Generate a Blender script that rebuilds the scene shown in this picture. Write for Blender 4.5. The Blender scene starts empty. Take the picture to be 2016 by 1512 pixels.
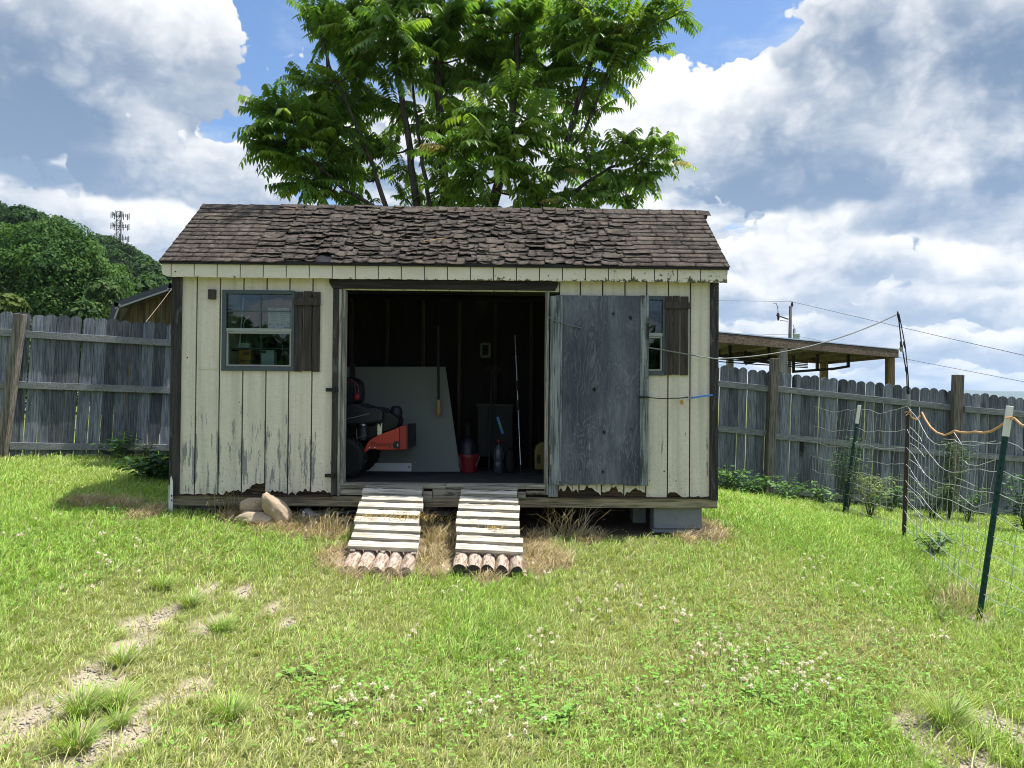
import bpy, bmesh, math, random
import numpy as np
from mathutils import Vector, Matrix

random.seed(7)
rng = np.random.default_rng(11)
SC = bpy.context.scene
COL = SC.collection
EYE = 1.55

# ------------------------------------------------------------------ camera
F = 1514.0                      # focal length in photo pixels (2016 wide)
PITCH = math.atan(22 / F)
ROLL = math.radians(0.46)
_f = Vector((0, math.cos(PITCH), math.sin(PITCH)))
_u0 = Vector((0, -math.sin(PITCH), math.cos(PITCH)))
_r0 = Vector((1, 0, 0))
_r = math.cos(ROLL) * _r0 + math.sin(ROLL) * _u0
_u = -math.sin(ROLL) * _r0 + math.cos(ROLL) * _u0
cam_d = bpy.data.cameras.new('camera')
cam = bpy.data.objects.new('camera', cam_d)
COL.objects.link(cam)
M = Matrix((( _r.x, _u.x, -_f.x, 0), (_r.y, _u.y, -_f.y, 0), (_r.z, _u.z, -_f.z, EYE), (0, 0, 0, 1)))
cam.matrix_world = M
cam_d.sensor_width = 36
cam_d.lens = 36 * F / 2016
cam_d.clip_start = 0.05
cam_d.clip_end = 20000
SC.camera = cam


def ray(px, py):
    return ((px - 1008) / F) * _r - ((py - 756) / F) * _u + _f


def P(px, py, Y):
    """world point at depth Y that the photo shows at pixel (px, py)"""
    d = ray(px, py)
    s = Y / d.y
    return Vector((d.x * s, Y, EYE + d.z * s))


# ------------------------------------------------------------------ terrain
_cp = np.array([
    (0, 0, -1.52), (-3, 1, -1.45), (3, 1, -1.55), (-6.2, 9.6, -.83), (-4.5, 10.4, -.87), (-3, 7.0, -1.04), (-3, 5.5, -1.17),
    (-1.5, 6.6, -1.17), (-.9, 5.9, -1.33), (-.1, 5.85, -1.37), (1.5, 6.75, -1.26), (0, 6.9, -1.24), (0, 8.5, -1.02),
    (-2.5, 8.5, -.95), (1.7, 8.65, -1.04), (2.95, 11.1, -1.36), (7.6, 11.5, -1.78), (3.1, 5.1, -1.44), (3.94, 7.7, -1.42),
    (4.15, 9.6, -1.46), (0, 3, -1.48), (-3, 4, -1.33), (6, 5, -1.6), (-8, 5, -1.1), (0, 12, -1.1), (9, 9, -1.85), (0.9, 6.2, -1.33)])


def _tps_fit(p):
    n = len(p)
    d = np.hypot(p[:, None, 0] - p[None, :, 0], p[:, None, 1] - p[None, :, 1])
    K = np.where(d > 0, d ** 2 * np.log(d + 1e-12), 0) + np.eye(n) * 0.6
    Q = np.c_[np.ones(n), p[:, :2]]
    A = np.r_[np.c_[K, Q], np.c_[Q.T, np.zeros((3, 3))]]
    return np.linalg.solve(A, np.r_[p[:, 2], np.zeros(3)])


_w = _tps_fit(_cp)


def _hash(ix, iy, s):
    h = (ix * 374761393 + iy * 668265263 + s * 144269504) & 0x7fffffff
    h = ((h ^ (h >> 13)) * 1274126177) & 0x7fffffff
    return ((h ^ (h >> 16)) & 0xffff) / 65535.0


def vnoise(x, y, scale=1.0, seed=0):
    x = np.asarray(x, float) * scale + 1000; y = np.asarray(y, float) * scale + 1000
    ix = np.floor(x).astype(np.int64); iy = np.floor(y).astype(np.int64)
    fx = x - ix; fy = y - iy
    fx = fx * fx * (3 - 2 * fx); fy = fy * fy * (3 - 2 * fy)
    a = _hash(ix, iy, seed); b = _hash(ix + 1, iy, seed); c = _hash(ix, iy + 1, seed); d = _hash(ix + 1, iy + 1, seed)
    return (a * (1 - fx) + b * fx) * (1 - fy) + (c * (1 - fx) + d * fx) * fy


def fbm(x, y, scale=1.0, seed=0, oct=3):
    v = 0; a = .5; t = 0
    for k in range(oct):
        v = v + a * vnoise(x, y, scale * 2 ** k, seed + k); t += a; a *= .5
    return v / t


def sstep(a, b, x):
    t = np.clip((np.asarray(x, float) - a) / (b - a), 0, 1)
    return t * t * (3 - 2 * t)


def ground(x, y):
    x = np.asarray(x, float); y = np.asarray(y, float)
    xc = np.clip(x, -9, 9); yc = np.clip(y, -.5, 12)
    d = np.hypot(xc[..., None] - _cp[:, 0], yc[..., None] - _cp[:, 1])
    k = np.where(d > 0, d ** 2 * np.log(d + 1e-12), 0)
    n = len(_cp)
    z = k @ _w[:n] + _w[n] + _w[n + 1] * xc + _w[n + 2] * yc + EYE
    z = z + .03 * (fbm(x, y, 1.3, 5) - .5)
    # wooded hillside far to the left, behind the yard
    far = sstep(40, 150, y) * sstep(10, -60, x)
    return z + far * 13 - sstep(200, 600, y) * sstep(-50, 50, x) * 6


def G(x, y):
    return float(ground(np.array([x]), np.array([y]))[0])


def gpx(px, py):
    """ground point seen at a pixel"""
    d = ray(px, py)
    t = 1.0; last = 1.0
    o = Vector((0, 0, EYE))
    for _ in range(4000):
        p = o + d * t
        if p.z < G(p.x, p.y) or t > 60:
            break
        last = t; t += .05
    for _ in range(12):
        m = (last + t) / 2; p = o + d * m
        if p.z < G(p.x, p.y): t = m
        else: last = m
    return o + d * t


# ------------------------------------------------------------------ object helpers
def tag(o, label=None, cat=None, group=None, kind=None):
    if label: o['label'] = label
    if cat: o['category'] = cat
    if group: o['group'] = group
    if kind: o['kind'] = kind
    return o


def thing(name, label, cat, loc, rotz=0, group=None):
    o = bpy.data.objects.new(name, None)
    o.empty_display_size = .1
    COL.objects.link(o)
    o.location = loc
    o.rotation_euler = (0, 0, rotz)
    return tag(o, label, cat, group)


class MB:
    def __init__(self):
        self.v = []; self.f = []

    def add(self, vs, fs):
        b = len(self.v)
        self.v += [tuple(p) for p in vs]
        self.f += [tuple(i + b for i in q) for q in fs]
        return self

    def box(self, a, b):
        x0, x1 = sorted((a[0], b[0])); y0, y1 = sorted((a[1], b[1])); z0, z1 = sorted((a[2], b[2]))
        return self.add([(x0, y0, z0), (x1, y0, z0), (x1, y1, z0), (x0, y1, z0), (x0, y0, z1), (x1, y0, z1), (x1, y1, z1), (x0, y1, z1)],
                        [(0, 3, 2, 1), (4, 5, 6, 7), (0, 1, 5, 4), (1, 2, 6, 5), (2, 3, 7, 6), (3, 0, 4, 7)])

    def obox(self, c, ax, ay, az):
        """box from a centre and three half-axis vectors"""
        c = Vector(c); ax = Vector(ax); ay = Vector(ay); az = Vector(az)
        vs = [c + sx * ax + sy * ay + sz * az for sz in (-1, 1) for sx, sy in ((-1, -1), (1, -1), (1, 1), (-1, 1))]
        return self.add(vs, [(0, 3, 2, 1), (4, 5, 6, 7), (0, 1, 5, 4), (1, 2, 6, 5), (2, 3, 7, 6), (3, 0, 4, 7)])

    def beam(self, a, b, w, h, up=(0, 0, 1)):
        a = Vector(a); b = Vector(b); d = (b - a)
        t = d.normalized(); s = t.cross(Vector(up)).normalized(); n = s.cross(t)
        return self.obox((a + b) / 2, d / 2, s * w / 2, n * h / 2)

    def prism(self, poly, y0, y1):
        """(x, z) outline extruded from y0 to y1"""
        n = len(poly)
        vs = [(x, y0, z) for x, z in poly] + [(x, y1, z) for x, z in poly]
        fs = [tuple(range(n)), tuple(range(2 * n - 1, n - 1, -1))]
        fs += [((i + 1) % n, i, n + i, n + (i + 1) % n) for i in range(n)]
        return self.add(vs, fs)

    def extrude(self, pts, d):
        pts = [Vector(p) for p in pts]; d = Vector(d); n = len(pts)
        vs = pts + [p + d for p in pts]
        fs = [tuple(range(n)), tuple(range(2 * n - 1, n - 1, -1))]
        fs += [((i + 1) % n, i, n + i, n + (i + 1) % n) for i in range(n)]
        return self.add(vs, fs)

    def tube(self, pts, r, n=6, cap=True):
        pts = [Vector(p) for p in pts]
        m = len(pts)
        rs = list(r) if hasattr(r, '__len__') else [r] * m
        vs = []; prev = None
        for i, p in enumerate(pts):
            t = (pts[min(i + 1, m - 1)] - pts[max(i - 1, 0)])
            t = t.normalized() if t.length > 1e-9 else Vector((0, 0, 1))
            if prev is None:
                a = Vector((0, 0, 1)) if abs(t.z) < .9 else Vector((1, 0, 0))
                s = t.cross(a).normalized()
            else:
                s = (prev - t * prev.dot(t)).normalized()
            prev = s; q = t.cross(s)
            for k in range(n):
                a = 2 * math.pi * k / n
                vs.append(p + (s * math.cos(a) + q * math.sin(a)) * rs[i])
        fs = [(i * n + k, i * n + (k + 1) % n, (i + 1) * n + (k + 1) % n, (i + 1) * n + k) for i in range(m - 1) for k in range(n)]
        if cap:
            fs += [tuple(range(n - 1, -1, -1)), tuple(range((m - 1) * n, m * n))]
        return self.add(vs, fs)

    def lathe(self, prof, n=20, c=(0, 0, 0), axis='z'):
        c = Vector(c); vs = []
        for r, h in prof:
            for k in range(n):
                a = 2 * math.pi * k / n
                if axis == 'z': vs.append(c + Vector((r * math.cos(a), r * math.sin(a), h)))
                elif axis == 'y': vs.append(c + Vector((r * math.cos(a), h, r * math.sin(a))))
                else: vs.append(c + Vector((h, r * math.cos(a), r * math.sin(a))))
        m = len(prof)
        fs = [(i * n + k, i * n + (k + 1) % n, (i + 1) * n + (k + 1) % n, (i + 1) * n + k) for i in range(m - 1) for k in range(n)]
        fs += [tuple(range(n - 1, -1, -1)), tuple(range((m - 1) * n, m * n))]
        return self.add(vs, fs)

    def build(self, name, mat, parent=None, off=(0, 0, 0), smooth=False, bevel=0, recalc=True):
        me = bpy.data.meshes.new(name)
        off = Vector(off)
        me.from_pydata([tuple(Vector(p) - off) for p in self.v], [], self.f)
        if recalc:
            bm = bmesh.new(); bm.from_mesh(me)
            bmesh.ops.recalc_face_normals(bm, faces=bm.faces)
            bm.to_mesh(me); bm.free()
        for m in (mat if isinstance(mat, (list, tuple)) else [mat]):
            me.materials.append(m)
        if smooth:
            me.polygons.foreach_set('use_smooth', [True] * len(me.polygons))
        o = bpy.data.objects.new(name, me)
        COL.objects.link(o)
        if parent is not None:
            o.parent = parent
        if bevel:
            b = o.modifiers.new('bevel', 'BEVEL'); b.width = bevel; b.segments = 2; b.limit_method = 'ANGLE'
        return o

    def base(self):
        a = np.array(self.v)
        return Vector((a[:, 0].mean(), a[:, 1].mean(), a[:, 2].min()))

    def single(self, name, label, cat, mat, group=None, **kw):
        """a thing that is one mesh; the vertices are world coordinates"""
        b = self.base()
        o = self.build(name, mat, off=b, **kw)
        o.location = b
        return tag(o, label, cat, group)


def part(name, mb, mat, parent, **kw):
    """a part of a thing; mb holds world coordinates, the thing's Empty is unrotated"""
    r = parent
    while r.parent is not None:
        r = r.parent
    return mb.build(name, mat, parent, off=r.location, **kw)


def np_obj(name, V, faces, mat, tint=None, parent=None, loc=(0, 0, 0), smooth=False):
    """mesh object from numpy arrays: faces is a list of (n, k) index arrays"""
    me = bpy.data.meshes.new(name)
    me.vertices.add(len(V))
    me.vertices.foreach_set('co', np.ascontiguousarray(V, dtype=np.float32).ravel())
    idx = np.concatenate([f.ravel() for f in faces]).astype(np.int32)
    tot = np.concatenate([np.full(len(f), f.shape[1]) for f in faces]).astype(np.int32)
    st = np.concatenate([[0], np.cumsum(tot)[:-1]]).astype(np.int32)
    me.loops.add(len(idx)); me.loops.foreach_set('vertex_index', idx)
    me.polygons.add(len(tot)); me.polygons.foreach_set('loop_start', st)
    if smooth:
        me.polygons.foreach_set('use_smooth', np.ones(len(tot), dtype=bool))
    if tint is not None:
        at = me.color_attributes.new('tint', 'FLOAT_COLOR', 'POINT')
        c = np.ones((len(V), 4), dtype=np.float32); c[:, :3] = tint
        at.data.foreach_set('color', c.ravel())
    me.update(calc_edges=True)
    me.materials.append(mat)
    o = bpy.data.objects.new(name, me)
    COL.objects.link(o)
    o.location = loc
    if parent is not None: o.parent = parent
    return o


# ------------------------------------------------------------------ materials
class NT:
    def __init__(self, tree):
        self.t = tree; self.t.nodes.clear()

    def __call__(self, typ, ins=None, **props):
        n = self.t.nodes.new(typ)
        for k, v in props.items():
            setattr(n, k, v)
        for k, v in (ins or {}).items():
            s = n.inputs[k]
            if isinstance(v, bpy.types.NodeSocket):
                self.t.links.new(v, s)
            elif isinstance(v, bpy.types.Node):
                self.t.links.new(v.outputs[0], s)
            else:
                if hasattr(s.default_value, '__len__') and not isinstance(v, str):
                    v = tuple(v) + ((1,) if len(s.default_value) == 4 and len(v) == 3 else ())
                s.default_value = v
        return n

    def math(self, op, a, b=0.0, c=None, clamp=False):
        n = self('ShaderNodeMath', {0: a, 1: b}, operation=op, use_clamp=clamp)
        if c is not None:
            if isinstance(c, (bpy.types.NodeSocket,)): self.t.links.new(c, n.inputs[2])
            elif isinstance(c, bpy.types.Node): self.t.links.new(c.outputs[0], n.inputs[2])
            else: n.inputs[2].default_value = c
        return n.outputs[0]

    def ss(self, v, a, b, lo=0.0, hi=1.0):
        n = self('ShaderNodeMapRange', {'Value': v, 'From Min': a, 'From Max': b, 'To Min': lo, 'To Max': hi}, interpolation_type='SMOOTHSTEP')
        return n.outputs[0]

    def mix(self, f, a, b, blend='MIX'):
        n = self('ShaderNodeMix', data_type='RGBA', blend_type=blend)
        for s, v in ((n.inputs[0], f), (n.inputs[6], a), (n.inputs[7], b)):
            if isinstance(v, bpy.types.NodeSocket): self.t.links.new(v, s)
            elif isinstance(v, bpy.types.Node): self.t.links.new(v.outputs[0], s)
            elif hasattr(v, '__len__'): s.default_value = tuple(v) + ((1,) if len(v) == 3 else ())
            else: s.default_value = v
        return n.outputs[2]

    def noise(self, vec, scale, detail=4, rough=.55, dist=0.0):
        n = self('ShaderNodeTexNoise', {'Vector': vec, 'Scale': scale, 'Detail': detail, 'Roughness': rough, 'Distortion': dist})
        return n.outputs[0]

    def mapping(self, vec, scale=(1, 1, 1), loc=(0, 0, 0), rot=(0, 0, 0)):
        return self('ShaderNodeMapping', {'Vector': vec, 'Scale': scale, 'Location': loc, 'Rotation': rot}).outputs[0]

    def obj(self):
        return self('ShaderNodeTexCoord').outputs['Object']


def mat(name, fn):
    m = bpy.data.materials.new(name)
    m.use_nodes = True
    n = NT(m.node_tree)
    out = n('ShaderNodeOutputMaterial')
    sh = fn(n)
    m.node_tree.links.new(sh.outputs[0], out.inputs['Surface'])
    return m


def bsdf(n, col, rough=.7, metal=0.0, bump=None, bstr=.3, bdist=.01, spec=.3):
    ins = {'Base Color': col, 'Roughness': rough, 'Metallic': metal, 'Specular IOR Level': spec}
    if bump is not None:
        ins['Normal'] = n('ShaderNodeBump', {'Height': bump, 'Strength': bstr, 'Distance': bdist}).outputs[0]
    return n('ShaderNodeBsdfPrincipled', ins)


def plain(name, col, rough=.6, metal=0.0, var=.25, scale=6, spec=.3):
    """a paint or plastic with mottling, dust and a little relief"""
    def fn(n):
        v = n.obj()
        a = n.noise(v, scale, 6, .65)
        c = n.mix(a, [x * (1 - var) for x in col], [min(1, x * (1 + var)) for x in col])
        return bsdf(n, c, n.ss(a, .3, .7, rough - .08, min(1, rough + .1)), metal, n.noise(v, scale * 9, 3), .12, .004, spec)
    return mat(name, fn)


def wood(name, c1, c2, axis='z', scale=1.0, knots=.0, rough=.8, knotcol=(.02, .018, .016), worn=None, isl=.35, streak=70, grain=.55):
    """weathered wood, grain along an axis, a shade of its own for each board"""
    def fn(n):
        v = n.obj()
        rnd = n('ShaderNodeNewGeometry').outputs['Random Per Island']
        sh = n('ShaderNodeCombineXYZ', {0: n.math('MULTIPLY', rnd, 37.0), 1: n.math('MULTIPLY', rnd, 91.0), 2: n.math('MULTIPLY', rnd, 53.0)}).outputs[0]
        v2 = n('ShaderNodeVectorMath', {0: v, 1: sh}, operation='ADD').outputs[0]
        st = {'x': (.05, 1, 1), 'y': (1, .05, 1), 'z': (1, 1, .05)}[axis]
        g = n.noise(n.mapping(v2, [s * scale for s in st]), streak, 5, .6, .25)
        big = n.noise(n.mapping(v2, [math.sqrt(s) * scale for s in st]), 7, 4, .6)
        f = n.math('ADD', n.math('MULTIPLY', g, .75), n.math('MULTIPLY', big, .5))
        c = n.mix(n.ss(f, .42, .85), c1, c2)
        c = n.mix(n.math('MULTIPLY', n.ss(g, .55, .38), grain), c, [x * .35 for x in c1])
        if worn is not None:
            w = n.ss(n.noise(n.mapping(v2, [math.sqrt(s) * scale for s in st]), 16, 6, .7), .56, .64)
            c = n.mix(w, c, worn)
        if knots:
            ks = [2.2 * s for s in {'x': (.35, 1, 1), 'y': (1, .35, 1), 'z': (1, 1, .35)}[axis]]
            vo = n('ShaderNodeTexVoronoi', {'Vector': n.mapping(v2, ks), 'Scale': knots * 2.2, 'Randomness': 1.0})
            kd = n.math('ADD', vo.outputs['Distance'], n.math('MULTIPLY', n.math('SUBTRACT', n.noise(v, 30, 3), .5), .10))
            c = n.mix(n.ss(kd, .17, .07), c, knotcol)
        c = n.mix(1.0, c, n.mix(rnd, (1 - isl, 1 - isl, 1 - isl), (1 + isl * .6, 1 + isl * .6, 1 + isl * .6)), 'MULTIPLY')
        return bsdf(n, c, rough, 0, g, .5, .004)
    return mat(name, fn)


def leafmat(name, trans=.35, rough=.5, gloss=.25, hue=None):
    """a leaf that takes its own colour from the mesh and lets some light through"""
    def fn(n):
        c = n('ShaderNodeVertexColor', layer_name='tint').outputs[0]
        p = bsdf(n, c, rough, 0, None, spec=gloss)
        tcol = n.mix(1.0, c, (1.12, 1.12, .6), 'MULTIPLY')
        t = n('ShaderNodeBsdfTranslucent', {'Color': tcol})
        return n('ShaderNodeMixShader', {0: trans, 1: p.outputs[0], 2: t.outputs[0]})
    return mat(name, fn)


MAT = {}
def siding(n):
    v = n.obj()
    sep = n('ShaderNodeSeparateXYZ', {0: v})
    fine = n.noise(n.mapping(v, (1, 1, .12)), 60, 5, .65)
    med = n.noise(n.mapping(v, (1, 1, .35)), 9, 5, .6)
    c = n.mix(med, (.575, .52, .45), (.745, .685, .61))
    c = n.mix(n.math('MULTIPLY', n.ss(n.noise(n.mapping(v, (1, 1, 2.2)), 34, 3, .5), .35, .7), .35), c, (.50, .47, .35))
    # flaking: bare grey wood where the paint has gone, mostly on the lower boards
    low = n.ss(sep.outputs[2], 1.30, .62, 0, .20)
    pn = n.noise(n.mapping(v, (1.6, 1, .34)), 7.5, 8, .72, .2)
    side = n.ss(sep.outputs[0], 1.9, 1.0, -.02, .045)
    gd = n.math('ABSOLUTE', n.math('SUBTRACT', n.math('FRACT', n.math('DIVIDE', n.math('SUBTRACT', sep.outputs[0], .1035), .2088)), .5))
    near = n.ss(gd, .17, .01, 0, .085)                      # paint goes first along the grooves
    band = n.math('MULTIPLY', n.ss(sep.outputs[2], 1.50, 1.02), n.ss(sep.outputs[2], .62, .86, .45, 1))
    pn2 = n.noise(n.mapping(v, (2.4, 1, .30)), 9, 9, .74, .2)
    peel = n.ss(n.math('ADD', n.math('ADD', pn2, n.math('MULTIPLY', band, n.math('ADD', near, .075))), side), .665, .69)
    peel = n.math('MULTIPLY', peel, n.ss(sep.outputs[2], 1.75, 1.3))
    c = n.mix(peel, c, n.mix(fine, (.15, .15, .16), (.33, .325, .33)))
    stz = n.math('ADD', n.noise(n.mapping(v, (2.6, 1, .13), (4, 0, 0)), 5.5, 6, .68), n.math('ADD', n.math('MULTIPLY', low, .5), side))
    c = n.mix(n.math('MULTIPLY', n.ss(stz, .66, .74), n.ss(n.noise(n.mapping(v, (1, 1, .4)), 30, 4, .7), .42, .56, .1, .75)), c, (.155, .15, .145))
    c = n.mix(n.math('MULTIPLY', n.ss(n.noise(n.mapping(v, (3, 1, .10), (1, 0, 5)), 4, 5, .6), .44, .72), .5), c, (.36, .335, .28))
    speck = n.ss(n.math('ADD', n.noise(n.mapping(v, (1, 1, .5)), 85, 3, .6), n.math('MULTIPLY', low, .42)), .70, .735)
    c = n.mix(speck, c, (.10, .09, .075))
    nails = n.ss(n('ShaderNodeTexVoronoi', {'Vector': v, 'Scale': 5.5}).outputs['Distance'], .05, .035)
    c = n.mix(nails, c, (.06, .05, .045))
    rust = n.ss(n.math('ADD', n.noise(n.mapping(v, (1, 1, .3), (3, 0, 0)), 14, 6, .7), n.math('MULTIPLY', low, .28)), .70, .76)
    c = n.mix(n.math('MULTIPLY', rust, .75), c, (.22, .13, .045))
    h = n.math('SUBTRACT', n.math('MULTIPLY', fine, .6), n.math('MULTIPLY', peel, .5))
    return bsdf(n, c, .75, 0, h, .55, .004)
MAT['cream'] = mat('cream_painted_siding', siding)


def fascia(n):
    v = n.obj()
    sep = n('ShaderNodeSeparateXYZ', {0: v})
    fine = n.noise(n.mapping(v, (1, 1, .3)), 40, 5, .65)
    c = n.mix(n.noise(v, 7, 4), (.585, .525, .445), (.76, .70, .615))
    bot = n.ss(sep.outputs[2], 2.62, 2.555, 0, .17)
    moss = n.ss(n.math('ADD', n.noise(v, 26, 8, .75), n.math('ADD', bot, n.ss(sep.outputs[0], 1.2, 4.9, -.03, .105))), .675, .72)
    c = n.mix(moss, c, n.mix(fine, (.045, .05, .025), (.13, .12, .07)))
    nails = n.ss(n('ShaderNodeTexVoronoi', {'Vector': v, 'Scale': 7}).outputs['Distance'], .06, .04)
    c = n.mix(nails, c, (.05, .045, .04))
    return bsdf(n, c, .8, 0, fine, .4, .004)
MAT['fascia'] = mat('mossy_cream_fascia', fascia)


def plywood(n):
    v = n.obj()
    f = n.noise(n.mapping(v, (1, 1, .30)), 3.6, 3, .55, .6)
    fine = n.noise(n.mapping(v, (1, 1, .04)), 110, 4, .6)
    rings = n('ShaderNodeMath', {0: n.math('ADD', n.math('MULTIPLY', f, 170.0), n.math('MULTIPLY', fine, 2.5))}, operation='SINE').outputs[0]
    big = n.noise(n.mapping(v, (1, 1, .25)), 2.6, 5, .65)
    c = n.mix(n.ss(big, .32, .72), (.043, .052, .076), (.158, .172, .208))
    c = n.mix(n.math('MULTIPLY', n.ss(rings, .1, 1.0), n.ss(n.noise(v, 3, 3), .38, .62, .10, .36)), c, (.23, .25, .27))
    c = n.mix(n.math('MULTIPLY', n.ss(fine, .5, .72), .3), c, (.27, .275, .27))
    streak = n.ss(n.noise(n.mapping(v, (1, 1, .06), (5, 0, 0)), 24, 5, .7), .64, .74)
    c = n.mix(n.math('MULTIPLY', streak, .75), c, (.40, .40, .37))
    dark = n.ss(n.noise(n.mapping(v, (1, 1, .22), (9, 0, 2)), 4.2, 5, .7), .58, .74)
    c = n.mix(n.math('MULTIPLY', dark, .8), c, (.026, .032, .043))
    c = n.mix(n.math('MULTIPLY', n.ss(n.noise(n.mapping(v, (1, 1, .5), (2, 0, 7)), 2.2, 6, .7), .44, .66), .55), c, (.040, .052, .072))
    vo = n('ShaderNodeTexVoronoi', {'Vector': n.mapping(v, (1, 1, .8)), 'Scale': 5.0})
    kd = n.math('ADD', vo.outputs['Distance'], n.math('MULTIPLY', n.math('SUBTRACT', n.noise(v, 40, 2), .5), .07))
    c = n.mix(n.ss(kd, .16, .05, 0, .55), c, (.035, .038, .045))
    c = n.mix(n.ss(kd, .085, .055), c, (.006, .006, .007))
    return bsdf(n, c, .85, 0, n.math('ADD', rings, n.math('MULTIPLY', fine, 3.0)), .35, .004)
MAT['ply'] = mat('weathered_plywood', plywood)


def shingle(n):
    v = n.obj()
    rnd = n('ShaderNodeNewGeometry').outputs['Random Per Island']
    g = n.noise(v, 260, 2, .6)
    b = n.noise(n.mapping(v, (1, .6, .6)), 9, 6, .7)
    c = n.mix(rnd, (.054, .045, .039), (.112, .096, .083))
    c = n.mix(n.ss(b, .40, .72), c, (.170, .142, .118))
    c = n.mix(n.ss(g, .45, .75), c, (.06, .045, .042))
    c = n.mix(n.ss(n.noise(v, 5, 5, .7), .60, .72), c, (.055, .05, .047))
    c = n.mix(n.ss(n.noise(v, 45, 5, .75), .69, .73), c, (.26, .25, .215))
    crk = n.noise(n.mapping(v, (.45, 1.5, 1.5)), 19, 7, .72, .4)
    c = n.mix(n.math('MULTIPLY', n.ss(n.math('ABSOLUTE', n.math('SUBTRACT', crk, .5)), .034, .006), n.ss(n.noise(v, 3, 3), .36, .52)), c, (.012, .010, .009))
    return bsdf(n, c, .95, 0, n.math('ADD', n.math('MULTIPLY', crk, 2.0), n.math('ADD', g, b)), .8, .008, .15)
MAT['shingle'] = mat('old_brown_shingle', shingle)

MAT['trim'] = wood('dark_brown_trim', (.030, .027, .028), (.062, .054, .052), 'z', 1, 0, .75, worn=(.10, .095, .10), isl=.2)
MAT['trimx'] = wood('dark_brown_header', (.020, .018, .019), (.042, .037, .037), 'x', 1, 0, .75, isl=.2)
MAT['shutter'] = wood('brown_shutter_paint', (.040, .032, .029), (.072, .058, .052), 'z', 1, 0, .7, isl=.25)
MAT['shutter_worn'] = wood('flaking_shutter_paint', (.035, .029, .028), (.065, .055, .052), 'z', 1, 0, .75, worn=(.17, .165, .165), isl=.2)
MAT['stile'] = wood('grey_door_stile', (.115, .135, .15), (.30, .335, .355), 'z', 1, .5, .85, worn=(.05, .055, .06), isl=.2)
MAT['jamb'] = wood('flaking_jamb', (.17, .165, .15), (.50, .48, .42), 'z', 1, 0, .85, worn=(.10, .10, .09), isl=.3)
MAT['skid'] = wood('treated_skid', (.15, .125, .085), (.33, .285, .20), 'x', 1, .4, .85, isl=.2)
MAT['sill'] = wood('grey_threshold', (.19, .175, .145), (.40, .375, .31), 'x', 1, .4, .85, worn=(.10, .09, .075), isl=.3)
MAT['rot'] = wood('rotten_wood', (.022, .016, .012), (.085, .055, .035), 'x', 1, 0, .95, isl=.3)
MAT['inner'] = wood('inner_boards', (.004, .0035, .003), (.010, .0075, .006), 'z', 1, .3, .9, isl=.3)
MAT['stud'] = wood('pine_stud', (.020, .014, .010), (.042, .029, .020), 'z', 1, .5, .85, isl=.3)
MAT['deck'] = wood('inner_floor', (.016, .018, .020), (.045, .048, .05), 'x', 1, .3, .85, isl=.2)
MAT['fence'] = wood('weathered_picket', (.074, .086, .112), (.232, .252, .290), 'z', 1, .42, .9, knotcol=(.025, .025, .028), worn=None, isl=.55, streak=90, grain=.28)
MAT['rail'] = wood('weathered_rail', (.15, .162, .175), (.30, .318, .328), 'x', 1, .25, .9, isl=.2, streak=110, grain=.25)
MAT['fpost'] = wood('fence_post_wood', (.115, .10, .085), (.27, .245, .215), 'z', 1, .4, .85, isl=.25)
MAT['slat'] = wood('bleached_slat', (.36, .325, .265), (.66, .625, .545), 'x', 1, .3, .85, knotcol=(.22, .17, .12), worn=(.40, .335, .25), isl=.22)
MAT['slatside'] = wood('ramp_stringer', (.13, .105, .08), (.30, .26, .21), 'y', 1, 0, .85)
MAT['log'] = wood('red_log', (.27, .20, .155), (.52, .42, .345), 'y', 1, 0, .9, worn=(.52, .42, .35), isl=.25)
MAT['logend'] = plain('dark_log_end', (.045, .038, .034), .9)
MAT['beam'] = wood('brown_beam', (.095, .070, .050), (.19, .145, .105), 'x', .5, .3, .85)
MAT['paviliont'] = wood('treated_post', (.17, .115, .045), (.30, .215, .10), 'z', 1, 0, .85)
MAT['paviliong'] = wood('grey_post', (.28, .265, .23), (.48, .46, .41), 'z', 1, 0, .85)
MAT['barn'] = wood('brown_barn_wall', (.075, .054, .026), (.14, .105, .055), 'z', .6, .0, .85, isl=.2)
MAT['frame'] = plain('grey_blue_frame', (.045, .064, .078), .45, 0, .2, 8, .5)
MAT['alu'] = plain('bare_sash_metal', (.27, .29, .28), .4, .3, .2, 12, .5)
MAT['black'] = plain('black_metal', (.012, .012, .014), .5)
MAT['drip'] = plain('black_drip_edge', (.012, .011, .011), .4)
MAT['rubber'] = plain('black_rubber', (.012, .013, .015), .75)
MAT['navy'] = plain('dark_seat_vinyl', (.010, .011, .020), .45, spec=.4)
MAT['red'] = plain('red_paint', (.36, .022, .013), .4, spec=.5, var=.15)
MAT['darkred'] = plain('red_rear_panel', (.24, .008, .008), .4, spec=.5, var=.15)
MAT['redplastic'] = plain('red_plastic', (.15, .006, .010), .4, spec=.5)
MAT['steel'] = plain('bright_steel', (.55, .57, .58), .3, .9)
MAT['white'] = plain('white_paint', (.68, .69, .68), .55, 0, .12)
MAT['panel'] = plain('pale_panel', (.165, .185, .170), .6, 0, .08, 3)
MAT['carton'] = plain('white_carton', (.62, .66, .68), .7, 0, .06)
MAT['orange'] = plain('orange_carton', (.55, .25, .04), .7)
MAT['brownbox'] = plain('brown_carton', (.20, .12, .08), .8)
MAT['yellow'] = plain('yellow_plastic', (.11, .085, .010), .45, spec=.5)
MAT['stay'] = plain('grey_tan_rope', (.22, .18, .13), .8)
MAT['tan'] = plain('wooden_handle', (.42, .25, .07), .5)
MAT['blue'] = plain('blue_plastic', (.03, .13, .42), .4, spec=.5)
MAT['pool'] = plain('blue_tub_plastic', (.035, .11, .17), .45, spec=.5)
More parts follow.
